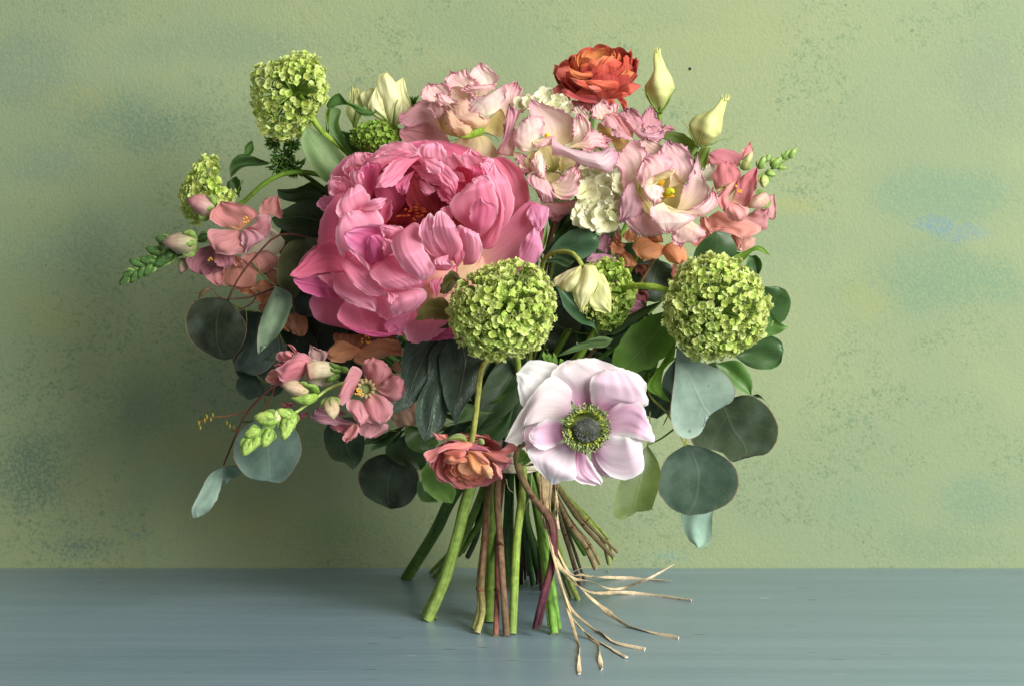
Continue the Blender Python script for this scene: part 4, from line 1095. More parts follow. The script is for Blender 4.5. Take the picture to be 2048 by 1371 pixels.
for p in ('560,840,95 545,800,104 575,810,108', '640,860,90 680,820,100 695,800,102'):
    tube('stamen', t, p, [1.2, 1.4, 2], M_SOLID, ['d8c878', 'e4d898', 'd8c060'], F=LB, nseg=6)
# right bloom
t = flower('lisianthus', 'wide open pink frilled bloom showing bright yellow stamens beside the pink snapdragon', 'flower', 's17', '1320,400,70 1280,500,20 1180,680,-10 1080,800,0', GL)
f = mk(t, LC)
f('420,580 210,650 185,500 100,340 160,250', '420,580 450,350 440,200 300,110 230,180 160,250', [120, 125, 118, 110], pk, cup=8)
f('480,520 400,330 320,150 430,90', '480,520 610,330 650,220 560,125 430,90', [110, 105, 98, 92], ('ecd8b0', 'e2c0b4', 'd8a4ac'), cup=8)
f('330,520 215,650 150,830 160,1020', '330,520 360,690 440,840 360,970 250,1000 160,1020', [130, 145, 142, 132], ('e4bcc0', 'dcaab4', 'c88aa2'), cup=-12)
f('420,820 300,930 235,1000 290,1100 400,1168', '420,820 520,960 590,1060 640,1145 520,1162 400,1168', [130, 142, 140, 128], ('e8b4b0', 'dca0a8', 'e0b0bc'), cup=-8, ruf=5)
f('640,820 550,650 520,500 660,420', '640,820 800,890 880,700 820,520 660,420', [90, 110, 130, 135], ('d8c060', 'f0dca0', 'f0d4b0', .5, .8), cup=24, **calm)
f('700,640 690,450 630,330 590,250 690,100', '700,640 870,585 960,545 990,420 965,300 865,165 760,145 690,100', [120, 135, 128, 115], ('f2e0b0', 'e6b8bc', 'd49ab0', .5, .6), cup=14)
f('790,870 840,700 900,560 980,400 1025,235', '790,870 960,870 1100,795 1150,640 1065,480 1025,235', [125, 142, 148, 132], ('f2dca8', 'efc8c4', 'dca4ba', .5, .6), cup=12, ruf=5)
f('410,600 365,720 415,870 520,975', '410,600 490,760 530,860 520,975', [120, 138, 145], ('c8b850', 'e8d890', 'ecd4a0'), **calm)
f('350,520 330,650 370,770', '350,520 430,560 400,680 370,770', [118, 124, 124], ('9aa03c', 'b8b858', 'c8c070'), **calm)
f('490,790 410,600 345,500 410,325', '490,790 530,600 550,440 710,445 745,360 640,285 520,270 410,325', [135, 168, 172, 155], pk, cup=-10)
f('520,590 400,600 435,720 550,830', '520,590 630,635 620,770 550,830', [160, 178, 170], pw, cup=-8)
f('540,580 530,520 640,470', '540,580 700,520 770,450 740,440 640,470', [130, 148, 155], cr, **calm)
f('740,880 940,865 1090,775 1185,620', '740,880 920,940 1050,950 1175,885 1245,790 1185,620', [150, 168, 165, 150], pk, cup=-8, ruf=9, fringe=3)
f('640,795 500,850 525,1000 600,1095 680,1140', '640,795 760,925 900,915 990,965 900,1045 800,1095 680,1140', [160, 185, 190, 172], pw, cup=-12, ruf=8, fringe=3)
f('630,800 640,840 760,930', '630,800 740,850 830,890 760,930', [150, 168, 172], cr, **calm)
f('860,960 735,1110 750,1250 830,1290', '860,960 985,1020 1100,1140 1000,1235 900,1225 830,1290', [170, 178, 172, 160], pk, cup=-6, ruf=10, fringe=3)
for p, r_ in (('560,610,135 600,590,150 630,555,156', 2.6), ('590,620,135 620,600,150 650,560,156', 2.4), ('620,740,130 680,735,150 760,725,158', 2.6), ('615,710,130 680,705,152 740,712,160', 2.4), ('620,690,130 640,672,150 660,668,156', 2.2)):
    tube('stamen', t, p, [1.4, r_, r_, 1.2], M_SOLID, ['d8b818', 'eec018', 'e8ac14'], F=LC, nseg=8)
tube('stigma', t, '600,790,120 660,720,140 700,670,160 735,665,164 745,690,162', [3, 3.5, 6, 7, 4], M_SOLID, ['b0b040', 'b8bc38', 'c8c828'], F=LC, nseg=9)
# bloom behind
t = flower('lisianthus', 'crumpled rose pink frilled bloom between the red ranunculus and the tall cream bud', 'flower', 's20', '1250,290,10 1230,400,-30 1160,600,-50 1080,780,-40', GL)
f = mk(t, LD)
rp = ('e4b0a8', 'd898a4', 'c87c98', .5, .6)
f('330,490 165,400 125,330 200,225', '330,490 410,440 330,320 200,225', [40, 42, 40], ('e0d0b0', 'e0c4b8', 'd0a4ac'))
f('700,560 540,540 520,640 740,820 840,1010', '700,560 820,740 1020,790 1000,960 840,1010', [50, 60, 62, 60], ('b89a58', 'cca860', 'c8a868'), cup=-10, **calm)
f('640,500 430,440 420,340 470,220', '640,500 750,360 710,250 620,145 540,220 470,220', [50, 44, 38], pk, ruf=9)
f('760,470 700,360 690,250 740,230', '760,470 830,380 880,240 740,230', [48, 44, 38], pk, ruf=9)
f('1090,800 890,640 790,480 640,400', '1090,800 1100,640 970,480 840,365 640,400', [70, 66, 56, 50], ('d08878', 'd88c90', 'd89aa4'), cup=6, **calm)
f('640,395 590,520 630,590 750,615 750,720 850,785', '640,395 790,480 870,620 1010,720 1100,795 850,785', [70, 92, 95, 90], ('e4a4a8', 'e0a4ac', 'e0b0b8'), cup=-12)
f('1080,650 950,490 860,420 960,310', '1080,650 1260,620 1240,450 1090,295 960,310', [60, 62, 55, 45], rp, ruf=14)
f('1280,710 1220,560 1230,440 1370,260', '1280,710 1490,620 1570,530 1490,450 1435,310 1370,260', [50, 45, 40, 32], rp, ruf=9)
f('1280,720 1290,600 1420,600', '1280,720 1500,700 1600,600 1420,600', [52, 46, 44], mv)
f('1560,690 1560,600 1680,575 1780,650', '1560,690 1640,685 1780,650', [40, 40, 36], mv)
f('1080,650 1180,615 1300,690 1480,690 1600,640', '1080,650 1200,780 1400,840 1520,840 1600,740 1600,640', [72, 92, 90, 70], ('e8a8b4', 'e4b0bc', 'cc84a0'), cup=-12)
# pink bloom mostly hidden under the others, shade put into its mauve tones
t = flower('lisianthus', 'pink frilled bloom with shade in its colour mostly hidden below the hydrangea florets', 'flower', 's23', '1120,420,10 1100,560,-20 1050,780,0', GL)
f = mk(t, LB)
f('480,1190 540,1330 700,1340', '480,1190 700,1180 880,1170 850,1260 700,1340', [60, 66, 60], mv, ruf=9)
f('600,1250 560,1340 640,1400', '600,1250 720,1290 700,1400 640,1400', [50, 54, 50], mv)
f2 = mk(t, (1080, 440, 4.896))
f2('640,330 500,330 460,400 600,440', '640,330 740,360 760,440 700,460 600,440', [50, 62, 62], ('d090b0', 'd898b8', 'd498b4'), ruf=9)
f2('650,330 560,270 580,170 640,120', '650,330 700,250 690,180 640,120', [45, 50, 48], ('cc88a4', 'd090ac', 'd094b0'), ruf=6)
f2('620,560 600,640 700,700', '620,560 720,520 780,640 700,700', [40, 44, 44], ('cc90a0', 'd09aa8', 'cc94a4'))
f2('880,830 840,940 1000,900', '880,830 960,770 1010,840 1000,900', [60, 66, 66], ('cc7898', 'd484a8', 'd890b4'), ruf=6)
f2('890,700 900,780 970,750', '890,700 930,690 970,750', [60, 62, 62], ('d8a8b4', 'e0b8c4', 'e0b8c4'))

# ---------------------------------------------------------------- cream lisianthus buds
def twisted_bud(t, pts, radii, cols, seed, folds=3, twist=0.9):
    o = tube('bud', t, pts, radii, M_BUD, cols, nseg=36, n=44, lump=0.17, lumps=(folds, twist))
    return o
GB = 'cream lisianthus buds'
t = flower('lisianthus_bud', 'tall pointed cream bud standing alone next to the red ranunculus', 'flower bud', 's18', '1318,228,-60 1321,250,-60 1300,330,-60 1200,560,-50 1080,780,-30', GB, r0=4.5, topcol='6f9038')
twisted_bud(t, '1319,228,-60 1319,205,-60 1319,180,-60 1320,160,-60 1318,135,-60 1315,115,-60 1315,102,-60', [6, 16, 26, 30, 22, 13, 9.5, 6], ['7f9440', 'c0ca78', 'd8de8e', 'dfe496', 'dde292', 'd8e088', 'd0da78'], 1)
for dx, sg in ((-4, -1), (4, 1), (0, .2)):
    tube('sepal', t, [(1319 + dx * .6, 226, -50), (1319 + sg * 17, 205, -44), (1319 + sg * 25, 188, -38), (1319 + sg * 34, 178, -42)], [2.6, 2.6, 1.4, .5], M_STEM, ['6f8f3c', '74903c', '5d7a34'], nseg=7, flat=.5)
for k in range(7):
    a = k * .9
    tube('frill', t, [(1315 + 4 * math.cos(a), 106, -60 + 4 * math.sin(a)), (1315 + 7 * math.cos(a), 98 - k % 3 * 2, -60 + 7 * math.sin(a))], [3, .6], M_BUD, ['dce090', 'd8dc84'], nseg=5, n=4)
t = flower('lisianthus_bud', 'leaning cream bud with frayed tip above the pink snapdragon', 'flower bud', 's22', '1395,293,10 1378,318,5 1330,420,-20 1220,640,-40 1080,800,-30', GB, r0=5, topcol='5a7034')
twisted_bud(t, '1396,292,10 1404,275,12 1412,258,14 1424,240,14 1436,222,12 1444,208,10 1449,198,8', [8, 22, 32, 31, 22, 13, 9, 6], ['9a9458', 'cbca7c', 'd6d88a', 'dade90', 'dade8e', 'd8dc86', 'd4d878'], 2)
for pts in ('1392,292,20 1382,270,24 1370,248,20 1363,243,18', '1398,292,22 1425,288,22 1440,280,18 1466,277,12', '1394,294,26 1400,276,40 1405,262,46', '1402,294,20 1420,296,16 1428,302,12'):
    tube('sepal', t, pts, [2.2, 2.0, 1.0, .5], M_STEM, ['6b7a3c', '7f9440', '8a9a4c'], nseg=6, flat=.5)
for k in range(9):
    a = k * .7
    tube('frill', t, [(1448 + 5 * math.cos(a), 202, 8 + 5 * math.sin(a)), (1452 + 9 * math.cos(a), 194 - k % 3 * 3, 8 + 9 * math.sin(a))], [3.4, .6], M_BUD, ['dcdc90', 'd8d880'], nseg=5, n=4)
t = flower('lisianthus_bud', 'half open cream bud with pointed petals beside the blush frilled bloom', 'flower bud', 's19', '790,252,-10 805,300,-20 860,450,-60 960,740,-50', GB, r0=4.5, topcol='6f9038')
FB = (480, 80, 4.57)
def cbud(L, R, z, col=('ccd480', 'e6e4ac', 'e0e094', .5, .7), **kw):
    kw.setdefault('crump', 3); kw.setdefault('fringe', .8); kw.setdefault('ripple', .6); kw.setdefault('nu', 24); kw.setdefault('nv', 24); kw.setdefault('ruf', 3)
    return sheet('petal', t, FB, L, R, z, M_BUD, col, **kw)
cbud('1380,790 1180,660 1100,500 1200,440', '1380,790 1400,620 1320,480 1200,440', [-10, -14, -16, -14])
cbud('1400,790 1400,600 1400,420 1495,340', '1400,790 1570,640 1530,480 1495,340', [-6, -8, -12, -14])
cbud('1380,790 1280,560 1265,320 1350,300', '1380,790 1490,640 1450,440 1400,360 1350,300', [0, 14, 10, 2], cup=-12)
cbud('1400,800 1410,700 1480,540', '1400,800 1470,760 1560,650 1480,540', [4, 12, 8], cup=-6)
cbud('1360,760 1180,640 1180,560 1245,430', '1360,760 1310,600 1300,540 1245,430', [4, 12, 6], cup=-6)
for pts in ('1400,800,12 1410,680,20 1420,600,20 1445,545,16', '1390,790,10 1300,700,16 1200,610,12', '1420,800,6 1430,860,4 1440,900,0'):
    tube('sepal', t, pts, [3, 2, .6], M_STEM, ['6f8f3c', '5f8038', '55753a'], F=FB, nseg=6, flat=.5)
t2 = flower('lisianthus_bud', 'small greenish bud tucked beside the curled leaf near the half open cream bud', 'flower bud', 's24', '708,248,-40 720,300,-50 820,480,-80 960,740,-60', GB, r0=3.5, topcol='6f9038')
t = t2
cbud('1040,800 970,660 1000,540 1020,420', '1040,800 1110,640 1090,500 1020,420', [-36, -34, -36, -40], ('b4c070', 'd8dc98', 'd8da80'), cup=-8)
cbud('1050,800 1040,600 1060,440 1090,450', '1050,800 1130,640 1110,500 1090,450', [-34, -30, -34], ('b4c070', 'dcdca0', 'd8d880'), cup=-6)
tube('sepal', t2, '1045,800,-30 1070,700,-24 1060,650,-28', [4, 6, 1], M_STEM, ['8aa050', '93a85a'], F=FB, nseg=6, flat=.5)
t = flower('lisianthus_bud', 'drooping cream bud hanging over the half hidden green snowball head', 'flower bud', 's21', '1165,532,225 1150,510,215 1130,503,190 1095,512,150 1080,560,80 1060,720,20', GB, r0=4.5, topcol='8a9a44', ucols=['9aa44c', '8f9a44', '84903c', '7c8a3a', '6a7a34', '6a6a3c'])
FD = (1080, 440, 4.896)
def dbud(L, R, z, col=('d8d488', 'dedc9c', 'd4d484', .5, .7), **kw):
    kw.setdefault('crump', 4); kw.setdefault('fringe', .8); kw.setdefault('ripple', 1.6); kw.setdefault('nu', 24); kw.setdefault('nv', 24); kw.setdefault('ruf', 4)
    return sheet('petal', t, FD, L, R, z, M_BUD, col, **kw)
dbud('400,445 260,500 110,620 210,680', '400,445 400,600 290,680 210,680', [222, 232, 228, 220], ('d8c890', 'dcd0a0', 'd4c490'), cup=-8)
dbud('460,445 560,520 560,660 480,810', '460,445 620,540 690,700 700,910', [215, 225, 228, 222], ('ccd080', 'd4d690', 'c8cc80'), fold=6)
dbud('520,540 500,740 490,830 560,890 690,915', '520,540 590,510 680,660 690,800 690,915', [218, 228, 230, 224], ('d0d488', 'd8d894', 'ccd080'), fold=-5)
dbud('400,440 300,520 190,680 270,710', '400,440 430,560 370,690 270,710', [235, 252, 246, 238], cup=-14)
dbud('430,440 370,560 320,720 400,910', '430,440 540,450 570,570 500,760 400,910', [240, 270, 266, 248], ('dcd88c', 'e4e0a4', 'd0d480', .5, .7), cup=-20)
for k in range(5):
    tube('frill', t, [(395 + 16 * k, 850 + 10 * (k % 2), 252), (385 + 18 * k, 895 + 14 * (k % 3), 250)], [2.2, .5], M_BUD, ['d8dc8c', 'ccd070'], F=FD, nseg=5, n=4)
tube('sepal', t, '440,440,232 480,430,236 500,400,236 530,392,232 545,405,230', [2, 1.4, 1, .5], M_STEM, ['8a9a44', 'b0b060'], F=FD, nseg=6)
# ---------------------------------------------------------------- anemone
t = flower('anemone', 'wide open white anemone flushed pink with a fuzzy blue black centre', 'anemone', 's12', '1168,850,300 1150,860,230 1110,870,150 1060,880,110', topcol='7f8a44')
FA = (1000, 700, 4.727)
an = ('c673a6', 'f5e8ea', 'faf7f4', .72, .75)
aw = ('e6c0d0', 'f6f2f0', 'f8f5f3', .35, .6)
ap = ('cc78aa', 'ebbed6', 'f9f2f2', .6, .55)
def ff(L, R, z, col=an, **kw):
    kw.setdefault('crump', 4); kw.setdefault('crease', 1.5); kw.setdefault('ripple', 0.8); kw.setdefault('nu', 30); kw.setdefault('nv', 30); kw.setdefault('wob', 1.2); kw.setdefault('ruf', 3); kw.setdefault('rf', 3)
    return sheet('petal', t, FA, L, R, z, M_ANEM, col, **kw)
ff('600,600 220,540 165,310 150,215', '600,600 560,300 560,150 440,105 310,90 150,215', [280, 300, 305, 296], aw, cup=-3)
ff('900,600 1000,300 1080,150 1200,185', '900,600 1250,500 1380,400 1380,300 1320,235 1200,185', [285, 310, 312, 300], aw, cup=-2)
ff('800,620 630,420 480,240 560,135 650,95', '800,620 910,440 1010,300 1110,175 1000,105 800,75 650,95', [290, 318, 326, 312], an, cup=-4)
ff('900,620 850,400 870,255 1000,175', '900,620 1100,520 1290,505 1395,535 1410,490 1345,350 1200,195 1000,175', [300, 335, 344, 318], ap[:1] + ('eecfe0', 'f4ecee', .5, .6), cup=-5, crump=5)
ff('850,880 900,1150 1000,1200', '850,880 1010,1050 1110,1205 1000,1200', [285, 292, 288], ap)
ff('940,640 1080,525 1230,455 1345,520 1410,680 1460,800', '940,660 1000,810 1200,815 1340,845 1460,860 1460,800', [305, 335, 345, 325], ('d084b4', 'e8b8d2', 'f6f0f0', .35, .55), cup=-4, crump=5)
ff('900,800 1060,805 1200,820 1345,838', '900,830 890,960 940,1085 1060,1195 1200,1222 1315,1175 1358,1110 1352,950 1345,838', [305, 335, 342, 322], ('cc80b4', 'ecd2e0', 'f6f2f2', .45, .6), cup=-4)
ff('700,620 410,670 220,735 215,875 40,858', '700,620 670,500 680,380 600,295 490,245 340,370 210,560 110,720 40,858', [300, 328, 330, 300], ('d8b0c4', 'eedfe0', 'f0eae6', .35, .6), cup=-4, crump=5)
ff('560,700 320,680 228,740 235,870', '560,700 500,900 330,930 255,955 235,870', [290, 312, 310], ap, cup=-2)
ff('740,880 700,1000 690,1200 780,1258 955,1275', '740,880 840,1020 910,1130 972,1240 955,1275', [305, 330, 328, 312], ap, cup=-3)
ff('700,860 450,895 262,945 305,1060 395,1175 490,1268', '700,860 710,1000 705,1215 600,1238 490,1268', [310, 340, 346, 320], ('d08cb8', 'f0dde6', 'f6f2f2', .4, .6), cup=-4)
ff('660,780 540,650 465,645 335,715 268,790', '660,780 590,845 480,925 365,930 295,870 268,790', [315, 345, 350, 338], ap, cup=14, crump=4)
# stamen ring
rng = np.random.default_rng(77)
ch, ch2 = [], []
cx, cy = 1000 + 815 / 4.727, 700 + 735 / 4.727
for k in range(420):
    a = rng.uniform(0, 6.2832)
    rr = 32 + 18 * rng.random() ** .8
    x, y = cx + rr * math.cos(a) * .98, cy + rr * math.sin(a)
    d = 352 + (46 - abs(rr - 42)) * .25 + rng.uniform(-5, 5)
    p = W(x, y, d)
    dirv = np.array([math.cos(a) * .8, -.7, -math.sin(a) * .8]) + rng.normal(0, .55, 3)
    dirv /= np.linalg.norm(dirv)
    n1 = np.cross(dirv, [.3, .5, .8]); n1 /= np.linalg.norm(n1); n2 = np.cross(dirv, n1)
    ph = np.linspace(0, 6.2832, 5, endpoint=False)
    L = 3.4 * K * rng.uniform(.8, 1.3)
    V = np.array([p + dirv * L * q + (n1 * math.cos(w) + n2 * math.sin(w)) * r_ * K for q, r_ in ((-1, .7), (-.3, 1.5), (.5, 1.5), (1, .5)) for w in ph])
    C = (c('98a468') if rng.random() < .6 else c('5c6a40')) * rng.uniform(.7, 1.3)
    if rr < 37 and rng.random() < .7:
        C = c('a8b040') * rng.uniform(.7, 1.2)
    ch.append((V, grid_faces(5, 4, wrap=True), np.repeat(C[None], 20, 0)))
    if k % 2 == 0:
        q0 = W(cx + 26 * math.cos(a), cy + 26 * math.sin(a), 335)
        w2 = np.array([q0 + (p - q0) * q + (n1 * math.cos(w) + n2 * math.sin(w)) * .5 * K for q in (0, .95) for w in ph[:4]])
        ch2.append((w2, grid_faces(4, 2, wrap=True), np.repeat(c('8a9a3c')[None], 8, 0)))
V, f_, C = join_meshes(ch + ch2)
o = mesh_obj('stamen_ring', V, f_, M_SOLID, t, C.clip(0, 1)); o['kind'] = 'stuff'
# under-disc and furry knob
def blob(name, ctr, rx, ry, rz, mat, col0, col1, seed, rough=.1, n=28, bump=None):
    rng = np.random.default_rng(seed)
    C0 = W(*ctr)
    th = np.linspace(0.02, math.pi - .02, n); ph = np.linspace(0, 2 * math.pi, n, endpoint=False)
    A, T = np.meshgrid(ph, th)
    D = np.stack([np.sin(T) * np.cos(A), -np.cos(T), np.sin(T) * np.sin(A)], -1)
    w = [Waves(rng, 1, 1, 5) for _ in range(2)]
    r_ = 1 + rough * w[0](D[..., 0] * .8 + .3 * D[..., 1], D[..., 2] * .8)
    V = C0 + D * r_[..., None] * np.array([rx, rz, ry]) * K
    k = (D[..., 1] * .5 + .5)[..., None]
    C = c(col0) * (1 - k) + c(col1) * k
    return V.reshape(-1, 3), grid_faces(n, n, wrap=True), C.reshape(-1, 3)
V, f_, C = blob('disc', (cx, cy, 332), 42, 42, 14, None, '6a7a3a', '5a6a34', 3)
mesh_obj('flower_disc', V, f_, M_SOLID, t, C)
V, f_, C = blob('knob', (cx + 1.5, cy + 3, 356), 24, 21, 18, None, '484c46', '30332c', 5, rough=.12)
kn = mesh_obj('pistil', V, f_, M_SOLID, t, C)
ch = []
for k in range(1500):
    d = rng.normal(0, 1, 3); d /= np.linalg.norm(d)
    if d[1] > .25:
        continue
    p = W(cx + 1.5, cy + 3, 356) + d * np.array([24, 18, 21]) * K
    dd = d + rng.normal(0, .25, 3); dd /= np.linalg.norm(dd)
    n1 = np.cross(dd, [.3, .5, .8]); n1 /= np.linalg.norm(n1); n2 = np.cross(dd, n1)
    L = K * rng.uniform(2.5, 5.5)
    V = np.array([p + n1 * .42 * K, p - n1 * .42 * K + n2 * .3 * K, p - n2 * .42 * K, p + dd * L])
    g = abs(d[0]) < .45 and d[2] < .05 and d[2] > -.55 and rng.random() < .7
    C = c('7a8438') * rng.uniform(.6, 1.2) if g else (c('98a098') if rng.random() < .65 else c('545a52')) * rng.uniform(.7, 1.25)
    ch.append((V, np.array([[0, 1, 3, 3], [1, 2, 3, 3], [2, 0, 3, 3]]), np.repeat(C[None], 4, 0)))
Vs, Fs, Cs, off = [], [], [], 0
for V, f_, C in ch:
    Vs.append(V); Cs.append(C); Fs += [(off, off + 1, off + 3), (off + 1, off + 2, off + 3), (off + 2, off, off + 3)]; off += 4
o = mesh_obj('pistil_fur', np.vstack(Vs), Fs, M_SOLID, kn, np.vstack(Cs).clip(0, 1), smooth=False); o['kind'] = 'stuff'
# feathery collar leaves behind it
for L, Rr, z in (('490,150 400,60 410,10', '490,150 470,80 410,10', [270, 276, 276]), ('500,150 460,60 450,20', '500,150 510,90 450,20', [276, 284, 284]), ('530,160 500,80 510,25', '530,160 550,90 510,25', [276, 286, 284]),
                 ('560,140 560,100 580,80', '560,140 600,110 580,80', [276, 282, 280]), ('300,1010 180,1000 195,920', '300,1010 250,960 195,920', [270, 285, 285]), ('300,1020 160,1060 170,1000', '300,1020 220,1000 170,1000', [270, 285, 285]),
                 ('300,1040 210,1090 215,1050', '300,1040 270,1000 215,1050', [270, 280, 280])):
    sheet('collar_leaf', t, FA, L, Rr, z, M_VLEAF, ('4f7a2c', '74a040', '84ac4c'), wob=2, nu=10, nv=12)
# ---------------------------------------------------------------- snapdragons
GS = 'snapdragon spikes'
sp = ('eeb8a0', 'e29090', 'e6a0a4', .4, .6)
spd = ('d88884', 'cc7480', 'cc8090', .4, .6)
so = ('f0b088', 'e89a70', 'eaa680', .4, .65)
sk = ('f0b8a0', 'ea9c8c', 'e8a4a0', .4, .6)
sw = ('dfe2c0', 'e8e2cc', 'e4cfc0', .5, .8)
def snapf(t, F):
    def f(L, R, z, col=sp, **kw):
        kw.setdefault('crump', 6); kw.setdefault('crease', 2.5); kw.setdefault('ruf', 9); kw.setdefault('rf', 3); kw.setdefault('wob', 1.5); kw.setdefault('nu', 22); kw.setdefault('nv', 22)
        return sheet('petal', t, F, L, R, z, M_SNAP, col, **kw)
    return f
def greenbud(t, F, x, y, ang, L, w, d, cols=('6f8c44', '8aa85a', '9ab46a'), tip=None, name='bud'):
    """closed bud with its calyx; ang in photo degrees (0 = right, 90 = down)"""
    ca, sa = math.cos(math.radians(ang)), math.sin(math.radians(ang))
    pts = [(x + ca * L * (q - .5), y + sa * L * (q - .5), d + (4 if 0 < q < 1 else 0)) for q in (0, .25, .5, .75, 1)]
    s = F[2]
    b = tube(name, t, pts, [w * .25 / s, w * .42 / s, w * .46 / s, w * .33 / s, w * .07 / s], M_BUD if tip else M_STEM, list(cols) + ([tip] if tip else []), F=F, nseg=12, n=14, lump=.20 if tip else .13, lumps=(3, .7) if tip else (4, .5))
    nx, ny = -sa, ca
    for k in (-1, 0, 1):
        p0 = pts[0]
        pp_ = [(p0[0] + nx * w * .12 * k, p0[1] + ny * w * .12 * k, d + 3), (p0[0] + ca * L * .25 + nx * w * .5 * k, p0[1] + sa * L * .25 + ny * w * .5 * k, d + (w * .45 / s if k == 0 else 5)),
               (p0[0] + ca * L * (.42 if tip else .62) + nx * w * .42 * k, p0[1] + sa * L * (.42 if tip else .62) + ny * w * .42 * k, d + (w * .45 / s if k == 0 else 5))]
        tube('sepal', b, pp_, [w * .12 / s, w * .21 / s, w * .02 / s], M_STEM, ['64803c', '7f9c50', '93ac60'], F=F, nseg=7, n=9, flat=.5)
    return b
def anthers(t, F, x, y, d, n=7, sp_=22, seed=1, col='e8a830'):
    rng = np.random.default_rng(seed)
    for k in range(n):
        a, b = rng.uniform(-sp_, sp_, 2)
        tube('anther', t, [(x + a - 7, y + b, d), (x + a, y + b - 6, d + 4), (x + a + 8, y + b + 3, d + 2)], [1.0, 2.0, 1.0], M_SOLID, [col, 'eab840', col], F=F, nseg=6, n=5)

# pink spike among the frilled blooms and dark leaves
F = (1380, 270, 5.275)
t = flower('snapdragon', 'pink snapdragon spike with small green buds at its tip under the leaning cream bud', 'snapdragon', 's22', '1590,305,-30 1568,325,-24 1530,345,-14 1500,365,-6 1470,410,-20 1380,540,-50 1200,720,-50 1090,820,-30', GS, r0=2, topcol='7f9c50', ucols=['8fae5c', '86a454', '7f9c50', '7f9c50', '6f8c44', '5f7c3a', '5a7436', '5a7436'])
f = snapf(t, F)
f('380,450 215,330 185,195', '380,450 510,330 560,240 450,165 330,145 185,195', [-30, -24, -26], spd, cup=-14)
f('590,260 525,220 640,70', '590,260 660,180 640,70', [-40, -44, -48], sp)
f('140,480 110,380 200,300', '140,480 260,480 310,320 200,300', [-20, -16, -20], sw)
f('130,450 150,330 180,150', '130,450 220,340 190,220 180,150', [-34, -34, -36], ('d8a8a0', 'dca09c', 'd89aa0'))
f('420,640 265,570 240,430 295,315 390,278', '420,640 530,510 510,350 455,300 390,278', [-5, 25, 28, 14], ('e8bca0', 'dd8088', 'e08c94', .5, .7), cup=-14)
f('400,720 490,560 515,480 615,385 705,345', '400,720 590,765 660,660 715,500 720,400 705,345', [0, 22, 28, 18], ('f0c4a0', 'dc8088', 'd87c8c', .4, .7), cup=10)
f('480,485 385,540 280,690 360,810', '480,485 440,590 405,690 450,770 360,810', [30, 48, 48, 44], sp, cup=-12)
f('420,700 360,820 440,900 515,922', '420,700 545,745 620,780 605,855 515,922', [36, 58, 55, 44], ('e89890', 'eaa8a4', 'ecb4b0'), cup=-14)
f('300,800 190,880 210,990 380,1030 560,1105', '300,800 480,870 600,890 755,1000 660,1070 560,1105', [0, 30, 38, 30], ('e88878', 'e8988a', 'eaa8a0'), cup=-14)
f('560,900 640,820 700,790 830,775', '560,900 620,960 740,1010 800,1000 830,775', [0, 14, 14], ('e49a90', 'dc9498', 'd8949c'), cup=-6)
f('800,780 780,640 890,630', '800,780 830,890 885,895 915,780 890,630', [-18, -14, -20], ('d8a098', 'd89c9c', 'd8a0a4'))
f('200,1060 105,960 110,880 160,845', '200,1060 225,1010 210,930 160,845', [10, 24, 22], sk, cup=-6)
f('200,1000 215,1050 370,975', '200,1000 300,960 370,975', [26, 34, 30], sk, crump=2)
f('60,1180 0,1120 100,1000', '60,1180 240,1060 200,1020 100,1000', [0, 4, 0], ('d87868', 'dc8478', 'dc8c80'))
f('500,1090 440,1040 470,1180 540,1240', '500,1090 600,1090 690,1090 675,1170 540,1240', [-5, 5, 0], ('eca890', 'ecb0a0', 'e8b0a4'), cup=-6)
f('440,1240 440,1050 480,1080', '440,1240 540,1180 480,1080', [0, 6, 2], ('e09888', 'e4a090', 'e4a698'))
f('250,640 260,600 380,520', '250,640 340,600 390,540 380,520', [24, 34, 34], ('c8c878', 'd8d090', 'e0c8a0'))
anthers(t, F, 525, 605, 34, 7, 22, 3)
anthers(t, F, 478, 548, 36, 2, 8, 4)
greenbud(t, F, 715, 705, 150, 230, 175, 26, ('d8a898', 'e8b8a0', 'ecc8b0'), tip='e8c0a8')
greenbud(t, F, 605, 270, -62, 210, 105, 0, ('8a9a50', 'b4bc70', 'c8c888'), tip='e0c8a8')
greenbud(t, F, 780, 495, 95, 120, 110, -2, ('9ab060', 'bccc80', 'd0d898'))
for x, y, a, L, w in ((760, 285, -60, 150, 80), (820, 240, -60, 90, 50), (855, 412, 10, 105, 78), (915, 285, -40, 150, 90), (975, 345, 5, 120, 55), (1015, 205, -48, 120, 62), (1080, 190, -48, 120, 68), (1105, 160, -45, 60, 40)):
    greenbud(t, F, x, y, a, L, w, -14)

# shaded spike pointing away at the bouquet's flank
F = (340, 370, 4.423)
t = flower('snapdragon', 'salmon snapdragon spike in the shade with a dark green tapering tip', 'snapdragon', 's6', '243,566,-20 275,545,-15 310,522,-10 350,512,-10 420,500,-30 520,540,-40 700,660,-50 900,800,-20', GS, r0=2.5, topcol='4d6e34')
f = snapf(t, F)
f('620,700 660,440 800,380', '620,700 960,610 1010,500 910,385 800,380', [-20, -10, -12], ('c8c8a0', 'd8d0b4', 'd8c8b0'))
f('780,310 795,200 830,130 952,92', '780,310 880,265 990,298 985,200 952,92', [5, 2, -2], ('e0a090', 'd88e88', 'd89090'), cup=6)
f('620,400 425,355 345,290 395,205 450,143', '620,400 705,335 785,270 690,185 570,155 450,143', [20, 36, 36, 26], ('e8a878', 'd88884', 'dc9490', .4, .7), cup=12)
f('640,395 740,340 785,272 890,258', '640,395 800,470 875,455 893,350 890,258', [30, 44, 42, 36], ('d88c80', 'd48890', 'dca8b0'), cup=-8)
f('640,390 625,450 645,545 680,602', '640,390 745,400 835,470 725,545 680,602', [42, 56, 56, 48], ('d89098', 'd898a4', 'dcaab4'), cup=-10)
